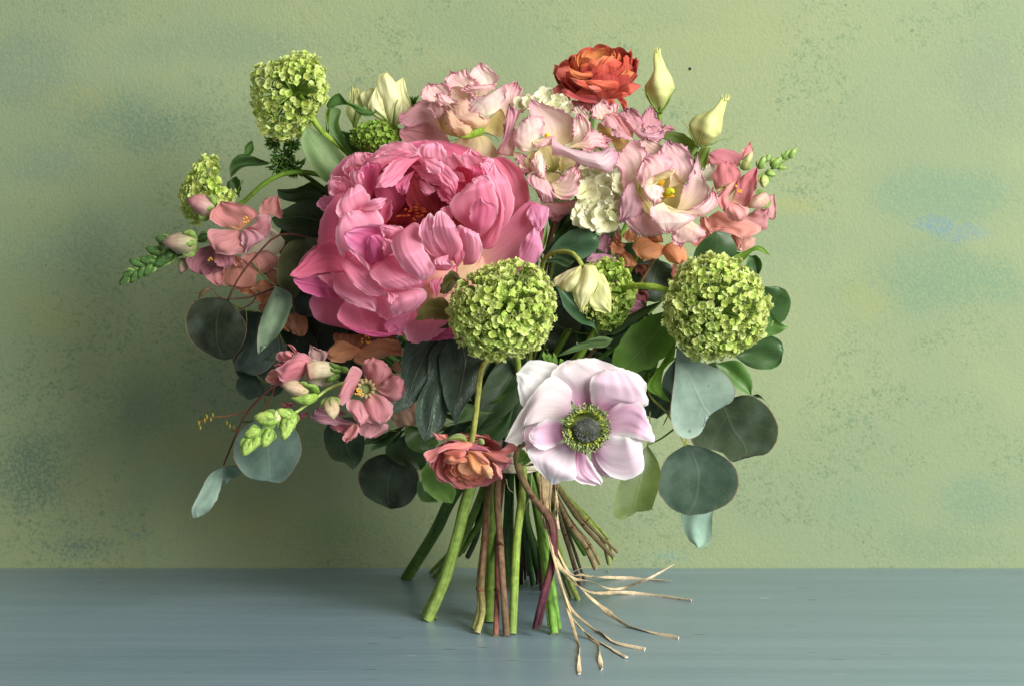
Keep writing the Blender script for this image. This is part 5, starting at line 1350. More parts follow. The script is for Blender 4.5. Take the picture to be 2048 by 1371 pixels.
f('600,398 450,395 330,402 338,485 400,600', '600,398 655,470 660,590 530,622 400,600', [30, 52, 54, 44], ('d88880', 'd68c8c', 'dc9c9c'), cup=-10)
f('400,520 210,590 145,655 175,745 280,802', '400,520 420,640 480,740 385,775 280,802', [0, 12, 14, 10], ('8a4a54', '9a5a68', 'a86c7c'), cup=14)
f('390,590 400,690 480,745', '390,590 550,605 560,690 480,745', [24, 28, 26], ('b86c74', 'b4707c', 'b87c88'))
f('560,700 310,780 370,870 455,900', '560,700 500,730 470,850 455,900', [4, 14, 14], ('d08478', 'cc8484', 'd08c8c'))
f('560,690 440,790 430,860 560,905', '560,690 710,715 770,800 730,890 560,905', [5, 20, 22, 16], ('dc9880', 'd88f7c', 'da9888'), cup=-8)
f('790,800 670,710 625,640 740,600', '790,800 900,750 960,700 890,585 740,600', [8, 20, 20, 14], ('e0a088', 'de948a', 'de9c94'), cup=8)
f('900,900 850,770 900,740', '900,900 960,890 960,760 900,740', [12, 18, 16], ('dc9478', 'de9880', 'dea08c'))
f('700,925 760,870 830,835 920,905', '700,925 800,960 920,950 920,905', [14, 24, 22], so, cup=-8)
f('640,960 580,910 680,885', '640,960 760,970 740,920 680,885', [6, 10, 8], so)
f('830,1060 760,1010 815,945 940,910', '830,1060 910,1000 950,940 940,910', [8, 14, 12], so)
f('820,1140 780,1080 850,1020', '820,1140 900,1050 850,1020', [0, 4, 2], ('b06858', 'b86c5c', 'b87064'))
anthers(t, F, 675, 310, 56, 7, 26, 5, 'c89430')
anthers(t, F, 357, 660, 22, 6, 16, 6, 'c08830')
b = greenbud(t, F, 268, 175, 205, 240, 200, 10, ('b8c088', 'cc9c98', 'c88888'), tip='c88484')
b = greenbud(t, F, 85, 515, 183, 300, 205, 14, ('98a858', 'bcb08a', 'c4a48c'), tip='bc9088')
greenbud(t, F, 115, 720, 110, 130, 100, -6, ('7f9450', 'a89a78', 'b88c80'), tip='b89088')
F = (230, 300, 3.116)
for x, y, a, L, w in ((290, 560, 200, 75, 70), (55, 810, 130, 80, 48), (80, 775, 160, 90, 55), (120, 790, 120, 90, 55), (135, 705, 200, 100, 60), (165, 760, 115, 105, 62), (205, 690, 190, 120, 72), (205, 745, 120, 100, 70), (245, 630, 200, 110, 70), (285, 690, 140, 120, 80), (325, 670, 135, 120, 80), (545, 550, 150, 80, 60)):
    greenbud(t, F, x, y, a, L, w, -12, ('3c5c2c', '4c6e38', '587c42'))

f = snapf(t, (340, 370, 4.423))
for L, R, z in (('690,800 560,790 520,860 620,910', '690,800 760,860 700,920 620,910', [2, 12, 10]), ('900,640 840,600 860,690 940,740', '900,640 980,640 1000,720 940,740', [0, 10, 8]), ('960,900 900,960 930,1060 1010,1090', '960,900 1050,960 1070,1050 1010,1090', [-14, -4, -6]),
                ('560,620 620,640 690,720', '560,620 560,700 690,720', [16, 24, 20])):
    f(L, R, z, ('dc9880', 'd88f80', 'da9a8c'), cup=-6)
# spike leaning towards the viewer, lit tip
F = (520, 660, 5.712)
t = flower('snapdragon', 'rose pink snapdragon spike with a bright yellow green bud tip over a round eucalyptus leaf', 'snapdragon', 's5', '488,905,255 510,870,250 545,852,244 585,828,236 625,800,222 660,775,190 740,760,110 860,800,20', GS, r0=2.2, topcol='6f8c3c', ucols=['b4c870', 'b8cc74', 'b0c86a', 'a8c060', '8aa04c', '6f8a40', '5f7838', '5a7038'])
f = snapf(t, F)
f('640,560 570,400 560,310 570,160', '640,560 760,250 640,200 570,160', [120, 130, 126], ('c8b0a0', 'cca49c', 'cc9c9c'))
f('830,450 560,330 520,440 480,570', '830,450 820,600 640,640 480,570', [175, 195, 195, 190], ('b8b888', 'd0c8a8', 'd8c8a8', .4, .9), cup=-24)
f('560,420 400,260 300,160 255,190', '560,420 430,240 330,155 255,190', [190, 200, 200], sp, crump=3)
f('560,420 260,370 190,330 190,280 250,232', '560,420 430,300 340,240 250,232', [190, 202, 200], sp)
f('450,560 200,430 165,400 230,360', '450,560 300,350 230,360', [180, 190, 188], spd)
f('380,560 100,610 65,560 75,510', '380,560 300,480 200,440 110,465 75,510', [180, 192, 186], sk)
f('420,560 260,650 160,600', '420,560 330,500 160,560', [184, 192, 186], spd)
f('560,430 430,575 250,590 180,440', '560,430 590,340 460,250 330,340 180,440', [200, 230, 232, 218], ('dd9894', 'd87c88', 'e0a0a8'), cup=-18, ruf=8)
tube('tube_flower', t, '545,470,212 640,455,210 740,450,204 840,450,196', [19, 19, 17, 13], M_SNAP, ['dca090', 'd8c8a4', 'd8d0a8', 'a8b068'], F=F, nseg=14, n=16, lump=.05, lumps=(4, .2))
for p in ('900,430,190 830,400,212 780,380,206', '900,470,190 820,450,216 800,440,212', '900,520,190 820,550,206 750,585,202', '920,440,180 960,450,184 1030,470,180'):
    tube('sepal', t, p, [7, 8, 2], M_STEM, ['4f6a30', '5a7838', '64803c'], F=F, nseg=8, flat=.6)
f('1000,950 560,990 700,1060 1100,1070', '1000,950 820,870 660,865 1100,1070', [188, 200, 196], ('c89090', 'd094a0', 'd09aa8'))
f('1000,960 570,985 640,900', '1000,960 760,880 640,900', [186, 196, 192], ('c48c90', 'cc94a4', 'c890a4'))
f('820,1040 800,1090 970,1190', '820,1040 1100,1060 1110,1090 970,1190', [180, 190, 186], spd)
f('240,880 250,830 420,840', '240,880 330,880 420,840', [170, 176, 172], spd)
f('430,1030 440,960 560,930', '430,1030 520,990 560,930', [170, 178, 174], spd)
f('1060,1060 1000,1120 945,1250 985,1282', '1060,1060 1140,1080 1110,1200 985,1282', [196, 210, 204], sp)
f('1230,1030 1130,1140 1200,1225 1260,1228', '1230,1030 1380,1050 1475,1075 1360,1210 1260,1228', [186, 200, 196], ('c88488', 'cc8c92', 'd09aa0'))
f('1280,640 1200,540 1165,440 1215,328 1300,310', '1280,640 1420,600 1505,490 1440,375 1300,310', [196, 226, 230, 216], ('d89888', 'd68488', 'da9094'), cup=-14)
f('1290,650 1420,580 1510,500 1600,515', '1290,650 1420,770 1530,815 1650,720 1650,610 1600,515', [196, 220, 224, 212], ('d89888', 'd28488', 'd4909a'), cup=-10)
f('1270,700 1180,820 1215,1030 1400,1080', '1270,700 1440,770 1520,880 1490,1000 1400,1080', [200, 226, 232, 222], ('dd9c88', 'd88890', 'dca0a4'), cup=-8)
f('1100,610 1170,470 1070,405 990,520 915,690 865,780', '1100,610 1065,720 1005,805 930,858 865,780', [205, 244, 250, 240], ('d68890', 'd88c94', 'dca0a6'), cup=-16, ruf=3)
f('1130,790 1000,800 985,870 1075,1000 1140,1120', '1130,790 1200,850 1230,1020 1140,1120', [205, 250, 252, 240], ('dc9890', 'dc949c', 'e0a4aa'), cup=-18)
V_, f_, C_ = blob('throat', (520 + 1215 / 5.712, 660 + 665 / 5.712, 196), 18, 19, 9, None, '9aa860', '6a7a40', 8, rough=.05, n=18)
mesh_obj('throat', V_, f_, M_SNAP, t, C_, np.zeros((len(V_), 2)))
for k in range(12):
    a = k / 12 * 6.2832
    x, y = 1210 + 95 * math.cos(a), 665 + 95 * math.sin(a)
    tube('throat_lobe', t, [(x - 25 * math.cos(a), y - 25 * math.sin(a), 204), (x, y, 214), (x + 22 * math.cos(a), y + 22 * math.sin(a), 216)], [4, 5, 1], M_SNAP, ['a8b068', 'c8c080', 'd8a890'], F=F, nseg=6, n=6)
anthers(t, F, 1130, 700, 232, 11, 40, 7)
greenbud(t, F, 395, 665, 200, 300, 190, 240, ('c8b890', 'd8bc98', 'dcc0a0'), tip='d0a888')
tube('sepal', t, '640,700,236 600,640,250 540,630,252 520,640,248', [9, 10, 6, 1], M_STEM, ['6f9038', '86a84a', '9aba58'], F=F, nseg=8, flat=.6)
tube('sepal', t, '640,760,236 540,790,252 440,790,250 350,770,244', [9, 12, 8, 1], M_STEM, ['7f9c40', '9aba58', 'a8c868'], F=F, nseg=8, flat=.6)
greenbud(t, F, 815, 895, 80, 250, 190, 246, ('6f8438', 'c8a880', 'dcc4a0'), tip='d8bc98')
for x, y, a, L, w, k in ((60, 1010, 190, 260, 190, 0), (195, 985, 100, 130, 110, 1), (280, 950, 210, 200, 130, 0), (290, 1120, 100, 270, 170, 0), (370, 1040, 100, 220, 110, 0), (75, 1230, 115, 240, 150, 0)):
    greenbud(t, F, x, y, a, L, w, 252, ('86a848', 'a8c464', 'b8d070') if not k else ('b8c878', 'd8d8a0', 'e0d8a8'))
F6 = (360, 640, 3.264)
for x, y, a, L, w in ((470, 735, 160, 110, 78), (435, 830, 115, 120, 88), (490, 800, 120, 110, 60)):
    greenbud(t, F6, x, y, a, L, w, 256, ('86a848', 'a8c464', 'b8d070'))

# orange spike under the peony
F = (520, 660, 5.712)
t = flower('snapdragon', 'dull orange snapdragon blooms tucked in the shade under the peony', 'snapdragon', 's15', '730,690,70 800,740,40 900,820,10', GS)
f = snapf(t, F)
f('1180,180 830,40 900,200 1100,200', '1180,180 1560,60 1500,140 1100,200', [60, 70, 66], ('9a5c3c', 'a0623f', 'a86a48'))
f('1120,190 900,120 770,240 730,290', '1120,190 1160,230 1080,300 930,370 800,340 730,290', [80, 104, 112, 104], ('c88450', 'd08c5c', 'd69a74'), cup=-12)
f('1160,190 1350,100 1590,110', '1160,190 1060,345 1180,400 1370,330 1480,290 1620,290 1590,110', [80, 104, 104], ('c47c50', 'c8845c', 'd09878'), cup=-12)
f('1520,900 1490,980 1560,1090 1660,1108', '1520,900 1700,870 1800,1000 1780,1090 1660,1108', [40, 50, 52], ('d8ac88', 'dab498', 'dcb8a4'))
f('1640,900 1740,720 1830,760', '1640,900 1800,980 1830,900 1830,760', [34, 44, 42], ('d8a880', 'deb490', 'dcb8a0'))
f('1500,440 1520,380 1600,340', '1500,440 1600,500 1600,340', [60, 70, 66], ('c08868', 'c89478', 'c89880'))
anthers(t, F, 1210, 110, 112, 8, 45, 9, 'c88430')
f = snapf(t, (340, 370, 4.423))
f('1000,1150 960,1250 1060,1300', '1000,1150 1080,1180 1060,1300', [0, 10, 6], so)
f('1150,1120 1040,1150 1060,1280 1165,1350', '1150,1120 1220,1200 1215,1290 1165,1350', [10, 24, 22, 16], ('d08a64', 'd6906c', 'da9a78'), cup=-8)
f('1080,1060 1000,1010 1050,950', '1080,1060 1130,1000 1050,950', [0, 6, 2], ('a0604a', 'a4644c', 'a86850'))

# orange spike under the right frilled bloom
F = (1080, 440, 4.896)
t = flower('snapdragon', 'orange snapdragon blooms peeking out below the frilled bloom with yellow stamens', 'snapdragon', 's19', '1320,500,40 1260,600,20 1160,740,0', GS)
f = snapf(t, F)
f('760,330 690,300 680,220 740,165', '760,330 830,250 740,165', [40, 52, 54], ('c87848', 'd08454', 'd48c60'))
f('780,230 720,170 760,80', '780,230 800,180 760,80', [44, 52, 50], ('d89080', 'dc9a88', 'dc9c90'))
f('880,230 810,160 870,85', '880,230 960,150 870,85', [44, 56, 52], so)
f('700,330 690,250 730,190', '700,330 850,320 730,190', [50, 60, 60], so)
f('760,330 800,430 860,468', '760,330 860,320 950,440 860,468', [50, 64, 60], ('d88858', 'dc9264', 'e09a70'), cup=-8)
f('1210,250 960,160 905,240 935,330 1015,400', '1210,250 1240,270 1195,350 1100,385 1015,400', [60, 86, 92, 82], ('dc8450', 'e29660', 'e6a272'), cup=-14)
f('1000,180 1060,130 1190,140', '1000,180 1200,220 1190,140', [70, 78, 74], ('b8683c', 'c07444', 'c47c50'))
f('1230,240 1205,310 1250,400 1371,448', '1230,240 1310,215 1400,250 1440,380 1371,448', [66, 92, 94, 84], ('d67c4a', 'e0905c', 'e6a276'), cup=-14)
f('1300,430 1290,520 1290,640', '1300,430 1400,480 1400,600 1290,640', [20, 26, 22], ('b86454', 'bc6858', 'c06c60'))
f('950,440 920,480 1000,560', '950,440 1060,440 1000,560', [10, 16, 12], ('904a34', '98503a', '9c5640'))
f('940,690 950,800 1060,800', '940,690 1050,700 1060,800', [10, 14, 12], ('a04848', 'a85054', 'ac585c'))
# ---------------------------------------------------------------- eucalyptus
GE = 'eucalyptus branches'
ed = ('282f22', '2c3326', '343c2e')  # ed: shade of leaves turned from the window, put into the colour
eb = ('4a5f52', '52685a', '5c7264')
es = ('7f9788', '889f90', '93a89a')
eo = ('4f5a34', '566238', '667044')
def lf(t, F, mat, cols):
    def f(L, R, z, col=None, **kw):
        kw.setdefault('crump', 7); kw.setdefault('nu', 18); kw.setdefault('nv', 22); kw.setdefault('wob', .8); kw.setdefault('fold', 3)
        return sheet('leaf', t, F, L, R, z, kw.pop('mat', mat), col or cols, **kw)
    return f
N1 = (0, 0, 1)
F5, F6, F8 = (230, 300, 3.116), (360, 640, 3.264), (1060, 440, 2.046)
t = flower('eucalyptus_branch', 'dark red eucalyptus twig arching out under the shaded snapdragon with big dark round leaves', 'eucalyptus', 's21', '455,602,70 475,560,68 512,512,60 558,470,50 620,476,30 700,500,0 840,640,-20 960,780,-10', GE, r0=2.2, topcol='4a2e28', ucols=['5c3a30', '5c3a30', '5c3a30', '5c3a30', '54362e', '4f3a2c', '54402e', '5c4a32'])
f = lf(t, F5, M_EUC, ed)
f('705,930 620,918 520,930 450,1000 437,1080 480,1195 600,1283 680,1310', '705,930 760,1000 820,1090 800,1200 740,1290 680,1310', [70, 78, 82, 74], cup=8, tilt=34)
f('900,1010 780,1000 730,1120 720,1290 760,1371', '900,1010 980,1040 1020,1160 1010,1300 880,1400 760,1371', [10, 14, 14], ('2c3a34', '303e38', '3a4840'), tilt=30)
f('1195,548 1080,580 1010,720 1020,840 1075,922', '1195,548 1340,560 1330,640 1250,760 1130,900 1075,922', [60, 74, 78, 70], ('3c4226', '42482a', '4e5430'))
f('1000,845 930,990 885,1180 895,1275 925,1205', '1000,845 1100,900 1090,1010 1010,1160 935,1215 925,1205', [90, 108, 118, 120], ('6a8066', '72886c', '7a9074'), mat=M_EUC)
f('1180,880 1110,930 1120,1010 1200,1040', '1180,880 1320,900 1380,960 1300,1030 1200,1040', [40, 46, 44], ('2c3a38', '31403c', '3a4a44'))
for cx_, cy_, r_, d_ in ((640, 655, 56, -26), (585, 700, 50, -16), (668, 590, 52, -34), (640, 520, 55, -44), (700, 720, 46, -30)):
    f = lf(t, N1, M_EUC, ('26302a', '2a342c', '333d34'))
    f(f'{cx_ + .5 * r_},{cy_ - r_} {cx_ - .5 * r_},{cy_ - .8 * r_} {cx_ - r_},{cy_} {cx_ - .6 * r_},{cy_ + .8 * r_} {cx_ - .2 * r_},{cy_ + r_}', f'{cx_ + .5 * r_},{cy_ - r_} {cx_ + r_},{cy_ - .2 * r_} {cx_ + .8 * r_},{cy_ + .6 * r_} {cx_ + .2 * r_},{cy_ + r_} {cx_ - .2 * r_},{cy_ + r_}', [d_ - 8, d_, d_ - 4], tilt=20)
tube('twig', t, '514,589,60 500,594,62 478,597,66 460,598,68', [2, 2, 1.8, 1.6], M_WOOD, ['4a2e28', '5c3a30'], nseg=7)
tube('twig', t, '514,589,60 505,605,60 495,612,58 472,622,56', [1.8, 1.8, 1.4, 1], M_WOOD, ['4a2e28', '5c3a30'], nseg=7)
tube('twig', t, '580,560,40 540,580,54 514,589,60', [2.2, 2.2, 2], M_WOOD, ['4a2e28', '4a2e28'], nseg=7)
tube('twig', t, '447,597,66 436,592,66 425,577,66', [1.6, 1.3, 1.2], M_WOOD, ['5c3a30', '5c4a30'], nseg=7)
tube('twig', t, '492,613,58 493,632,60 494,652,60', [.8, .8, .6], M_STEM, ['6a7034', '8a8a3c'], nseg=6)
tube('twig', t, '509,520,64 516,535,66 518,545,66', [.8, .7, .5], M_STEM, ['7a6040', '8a6c40'], nseg=6)
tube('leaf_bud', t, '424,575,66 412,580,68 402,590,68 397,598,66', [2, 4.5, 4, 1], M_WOOD, ['5a4a34', '6a5438', '5a4a34'], nseg=8)
for p in ('402,588,68 394,586,68 388,585,68', '398,600,66 390,603,66 384,603,66'):
    tube('leaf_bud', t, p, [.8, .7, .3], M_WOOD, ['4a4030', '4a4030'], nseg=5)
t = flower('eucalyptus_branch', 'drooping eucalyptus twig with one blue grey round leaf behind the lit snapdragon tip', 'eucalyptus', 's10', '447,930,130 465,885,120 490,830,100 522,793,80 552,770,60 640,740,20 800,780,-10', GE, r0=1.6, topcol='5c3430', ucols=['6a3c34', '64382f', '5c3430', '5c3430', '4f332c', '4a3a2c', '4a4a30'])
f = lf(t, F6, M_EUC, eb)
f('500,640 400,720 345,850 370,940 460,1030 570,1050', '500,640 640,640 770,730 792,850 740,980 660,1055 570,1050', [150, 172, 178, 170], ('4c6056', '52685e', '5e746a'), cup=8, label='blue grey round leaf with a thin red rim')
f('285,955 200,1000 130,1120 75,1250 90,1292 130,1275', '285,955 275,1050 230,1190 160,1265 130,1275', [130, 150, 160, 150], ('768e80', '7c9486', '889e90'), tilt=-8)
f('300,945 275,1030 300,1068', '300,945 420,960 400,1000 330,1040 300,1068', [120, 124, 122], ('7a9484', '829c8a', '8aa494'))
f('470,320 365,400 370,470 450,518', '470,320 660,200 690,420 640,490 550,490 450,518', [20, 26, 24], ('2c3a30', '303f34', '38483c'), tilt=26)
f('640,60 370,250 360,330 400,390', '640,60 700,200 560,330 400,390', [0, 6, 4], ('2a3834', '2e3c38', '36443e'))
for p in ('495,820,102 465,829,108 450,832,112 425,834,114 408,838,115 396,846,115', '530,795,82 533,820,84', '548,775,62 538,805,70 520,835,84', '478,860,112 462,862,116'):
    tube('twig', t, p, [1.7, 1.5, 1.1], M_WOOD, ['7a4638', '8a6a3c'], nseg=6)
for x, y in ((420, 838), (408, 840), (396, 845), (399, 855), (452, 845), (458, 852), (466, 855), (412, 833), (424, 830)):
    tube('leaf_bud', t, [(x, y - 6, 114), (x + 2, y, 118), (x - 1, y + 7, 115)], [.8, 2.4, .6], M_STEM, ['9a8a34', 'a89440', '8a6a3c'], nseg=6, n=6)
t = flower('eucalyptus_branch', 'low eucalyptus twig with two dark round leaves left of the coral ranunculus'.replace(' left of', ' beside'), 'eucalyptus', 's3', '800,925,20 830,900,20 880,860,20 940,850,10', GE, r0=2, topcol='4a4a30')
f = lf(t, F6, M_EUC, ed)
f('1000,640 940,720 950,830 1000,910 1060,925 1130,975', '1000,640 1160,640 1205,780 1190,900 1130,975', [20, 26, 24], ('324230', '384834', '42523c'), tilt=24)
f('1430,890 1330,870 1200,930 1160,1010 1190,1120 1280,1190 1370,1225', '1430,890 1540,960 1560,1060 1520,1170 1450,1220 1370,1225', [40, 52, 56, 50], ('28342a', '2c382c', '343f34'), cup=6, tilt=30)
t = flower('eucalyptus_branch', 'eucalyptus twig with silvery and grey green round leaves hanging beside the white anemone', 'eucalyptus', 's12', '1372,890,150 1330,820,150 1300,790,140 1295,740,110 1220,740,60 1120,790,40', GE, r0=1.8, topcol='8a9050', ucols=['98a050', '98a050', '8f9848', '7f8a44', '6f7a3e', '6a6a40'])
f = lf(t, F8, M_EUC, eb)
f('900,720 930,710 985,765', '900,720 960,735 985,765', [60, 60, 60], ('6a7c60', '6f8266', '7a8c6e'))
f('660,1120 620,1190 640,1290 690,1343', '660,1120 740,1130 745,1240 735,1320 690,1343', [100, 104, 100], ('86a492', '8aa896', '96b2a0'), label='pale mint leaf hanging lowest')
f('640,915 560,970 522,1060 525,1110 580,1180 640,1207', '640,915 730,935 840,1010 855,1080 820,1150 730,1195 640,1207', [150, 172, 178, 168], ('33463a', '394e40', '45594a'), cup=8, fold=6, tilt=14)
f('600,515 590,650 576,800 596,872 645,895 690,880 718,835', '600,515 650,560 700,580 775,610 835,672 842,705 822,745 775,756', [190, 215, 225, 215], es, cup=8, fold=6, notch=(-28, -38), label='silvery grey heart shaped leaf')
f('480,918 380,1040 345,1190 352,1218 380,1224 420,1200', '480,918 525,990 535,1040 512,1140 492,1185 470,1188 455,1178', [160, 182, 186, 178], ('4c5e28', '55682e', '637638'), cup=6, notch=(3, -24), mat=M_LEAF, label='olive green notched leaf')
f('470,680 430,740 470,795 520,812', '470,680 560,690 595,750 520,812', [120, 126, 122], ('38483c', '3e4e40', '485a4a'))
f('600,560 545,640 540,740 568,802', '600,560 640,640 620,750 568,802', [100, 106, 102], ('33453a', '384a3e', '42544a'))
f('770,745 660,860 668,920 780,948 832,990 852,975', '770,745 900,715 1000,800 1015,880 965,958 915,962 878,955', [58, 72, 74, 68], ('384632', '3c4a35', '46563e'), cup=8, tilt=26)
tube('twig', t, '1373,888,150 1372,872,152 1373,860,150', [1.6, 1.5, 1.3], M_STEM, ['a0a858', 'a0a858'], nseg=7)
tube('twig', t, '1296,890,160 1299,860,158 1300,822,154', [1.8, 1.4, 1.4], M_STEM, ['7f8a48', '8f9850'], nseg=7)
tube('twig', t, '1336,830,150 1330,842,154 1326,850,154', [1, 1.4, .6], M_STEM, ['5f7038', '6a7a3c'], nseg=6)

# ---------------------------------------------------------------- leafy sprigs (dark round glossy leaves)
GP = 'leafy green sprigs'
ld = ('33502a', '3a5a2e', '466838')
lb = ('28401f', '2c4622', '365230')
lm = ('4a6e2e', '527a34', '5f8840')
t = flower('leafy_sprig', 'sprig of dark round leaves fanning out behind the pale lime snowball head', 'foliage', 's20', '1450,620,40 1380,650,10 1250,720,-30 1120,800,-40', GP)
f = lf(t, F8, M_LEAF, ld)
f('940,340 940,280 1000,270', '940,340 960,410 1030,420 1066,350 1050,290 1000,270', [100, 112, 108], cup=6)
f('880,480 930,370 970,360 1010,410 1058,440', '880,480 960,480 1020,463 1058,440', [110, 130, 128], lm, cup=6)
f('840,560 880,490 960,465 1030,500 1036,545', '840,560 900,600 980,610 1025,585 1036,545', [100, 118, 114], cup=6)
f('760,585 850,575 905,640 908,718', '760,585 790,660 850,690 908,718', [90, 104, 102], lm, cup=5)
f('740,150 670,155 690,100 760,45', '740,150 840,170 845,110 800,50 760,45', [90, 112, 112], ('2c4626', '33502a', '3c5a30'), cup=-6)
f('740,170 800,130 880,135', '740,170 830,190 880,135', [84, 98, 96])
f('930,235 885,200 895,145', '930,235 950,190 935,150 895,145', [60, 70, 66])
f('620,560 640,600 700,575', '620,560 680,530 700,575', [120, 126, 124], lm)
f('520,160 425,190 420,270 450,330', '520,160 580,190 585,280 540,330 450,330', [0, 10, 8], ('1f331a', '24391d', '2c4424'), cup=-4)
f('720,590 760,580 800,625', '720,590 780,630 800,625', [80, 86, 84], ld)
f('760,180 830,150 880,125 940,105 985,148', '760,180 850,190 880,160 920,125 985,148', [110, 130, 132, 126], ('6a8c30', '7aa03c', '8ab04c'), mat=M_VLEAF, tilt=6)
F9 = (1080, 440, 4.896)
t = flower('leafy_sprig', 'sprig of long glossy dark leaves between the peony and the drooping cream bud', 'foliage', 's16', '1085,522,60 1080,600,20 1060,760,-40', GP)
f = lf(t, F9, M_LEAF, ld)
f('10,340 150,150 290,0 440,-60', '10,340 180,250 330,120 450,40 440,-60', [60, 72, 70], ('2a4422', '304c26', '3a582e'), fold=6)
f('10,360 150,140 200,0 280,-60', '10,360 120,230 220,90 280,-60', [50, 58, 56], lb, fold=4)
f('0,330 40,150 75,35', '0,330 60,220 75,35', [80, 90, 92], ('5f7a34', '6a863c', '7a944a'))
f('60,350 180,190 300,100 440,88 560,140', '60,350 250,330 380,385 500,340 580,240 560,140', [90, 112, 118, 112], ('2f4c34', '35553a', '3c5e40'), fold=6, cup=-6)
f('0,420 120,370 220,335 340,400', '0,420 150,420 280,460 340,400', [90, 100, 100], ('24381e', '2a4022', '324a2a'))
f('60,560 160,660 250,880 400,1010 520,1050 590,1160', '60,560 250,640 480,800 560,930 560,1060 590,1160', [100, 120, 130, 120], ('2e5030', '365c38', '426a42'), cup=10)
f('150,1340 330,1230 480,1170 610,1135 720,1165', '150,1340 300,1300 480,1250 640,1240 720,1165', [120, 140, 150, 146], ('4a6434', '5f7c4a', '6f8c5c'))
f('570,1120 760,1000 960,880 1200,790', '570,1120 740,1120 920,1000 1100,880 1200,790', [70, 90, 100, 96], ('4f5f3c', '5c7048', '4a6438'), cup=6)
f('600,1200 700,1080 860,1000', '600,1200 760,1130 880,1040 860,1000', [60, 70, 72], ('22361c', '284020', '304a28'))
f('900,480 920,410 1100,385 1260,450', '900,480 930,700 1060,780 1200,770 1300,560 1260,450', [-10, 0, 0], ('22381c', '274020', '304a28'), cup=-6)
F4 = (1120, 80, 2.98)
t = flower('leafy_sprig', 'olive green leaf pair behind the leaning cream bud', 'foliage', 's16', '1390,320,-30 1340,420,-40 1200,640,-60', GP)
f = lf(t, F4, M_VLEAF, ('5c7030', '66783a', '708444'))
f('830,720 720,640 640,600 590,585', '830,720 800,610 720,555 650,545 590,585', [-20, -14, -16], wob=1)
f('800,700 820,760 850,780 900,640', '800,700 850,640 900,640', [-16, -10, -10], ('6a7c34', '74883c', '809648'))
# bright lobed leaf of the snowball bush
t = flower('viburnum_leaf_sprig', 'bright green lobed soft leaves hanging under the pale lime snowball head', 'foliage', 's13', '1340,625,110 1250,680,60 1120,790,40', GP)
f = lf(t, F8, M_VLEAF, ('527a24', '5f8a28', '6c9834'))
f('560,370 450,410 365,500 335,590 370,620', '560,370 600,490 500,600 430,625 370,620', [130, 140, 142, 136], ('4a6e22', '557c26', '628a30'), wob=2.5, fold=5)
f('595,495 540,580 480,690 510,710 577,748', '595,495 590,560 550,610 540,680 577,748', [140, 160, 166, 160], ('648e28', '70a02e', '7cac3a'), wob=1.5, fold=5)
f('560,440 400,600 330,640 330,680', '560,440 520,600 480,720 420,700 330,680', [110, 120, 124], ('365420', '3e5f24', '4a6c2e'), wob=2)
# brownish leaf by the front snowball
PBF = (570, 480, 3.793)
f = lf(t, PBF, M_VLEAF, ('6a6a34', '6f7038', '7a7a40'))
f('1300,560 1200,440 1110,440 1010,530 985,610', '1300,560 1250,600 1120,600 985,610', [215, 232, 232, 226], ('5c6030', '6a6a34', '74703a'), wob=2)
f('1340,300 1270,230 1190,320 1170,410', '1340,300 1290,340 1240,400 1170,410', [215, 226, 224], ('4f5228', '5a5c2c', '646432'), wob=2)
f('1260,600 1200,650 1160,670', '1260,600 1250,660 1160,670', [210, 214, 210], ('3c4c26', '3c4c26', '465630'))

# pale curled leaf etc. at the upper left
F1 = (480, 80, 4.57)
t = flower('viburnum_leaf_sprig', 'pale soft leaves standing upright below the loose open snowball head', 'foliage', 's24', '650,340,0 700,400,-40 830,560,-80 960,760,-60', GP)
f = lf(t, F1, M_VLEAF, ('6a8a4a', '7c9a5c', '86a468'))
f('1100,1300 1000,1340 800,1310 700,1220 600,1060 560,900 600,780', '1100,1300 1000,1130 850,950 690,830 600,780', [10, 14, 18, 16], ('748f58', '88a46e', '8ca870'), fold=5, wob=1)
f('1100,1150 900,940 800,800 795,650 850,610', '1100,1150 1040,1040 980,930 900,750 920,640 850,610', [-10, -6, -4, -2], ('5c7c48', '6f8f5a', '789862'), fold=4)
f('810,640 790,600 910,485 960,560 1050,590 1180,640 1360,618', '810,640 900,600 1000,600 1090,680 1200,700 1300,650 1360,618', [0, 10, 14, 6], ('3f6428', '487030', '54803a'), cup=-8)
f('790,640 790,760 800,850', '790,640 820,620 810,760 800,850', [2, 6, 4], ('86a050', '93ac58', '9ab460'))
f('1290,1000 1060,1060 980,950 920,830', '1290,1000 1180,900 1020,850 920,830', [-10, 0, 2], ('2f4a22', '375628', '426432'))
f = lf(t, F5, M_VLEAF, ('33502a', '3a5a2e', '466838'))
f('720,175 715,100 770,30 860,40', '720,175 800,110 900,100 965,88 860,40', [-40, -34, -34], ('2f4a22', '365428', '406030'), tilt=6)
f('760,60 800,30 815,-30 855,-60', '760,60 850,30 865,-10 855,-60', [-40, -38, -38], ('4f7434', '587f3a', '638a44'))
f('700,200 695,250 770,290', '700,200 760,165 785,230 770,290', [-40, -36, -36], ('2c441f', '334e24', '3c5a2c'), wob=2)
tube('twig', t, '486,360,-36 476,385,-38 480,395,-40', [1.5, 1.5, 1.2], M_STEM, ['4a6a2c', '4a6a2c'], nseg=6)
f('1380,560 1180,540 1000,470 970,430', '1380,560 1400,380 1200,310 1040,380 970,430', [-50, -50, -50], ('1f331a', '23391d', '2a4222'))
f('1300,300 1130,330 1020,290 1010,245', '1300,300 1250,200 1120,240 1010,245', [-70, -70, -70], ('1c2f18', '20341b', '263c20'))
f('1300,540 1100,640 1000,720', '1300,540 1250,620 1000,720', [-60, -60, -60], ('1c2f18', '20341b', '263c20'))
f('1360,640 1250,720 1100,700 1000,560', '1360,640 1380,500 1150,480 1000,560', [-55, -52, -52], ('1f331a', '243a1e', '2a4222'))

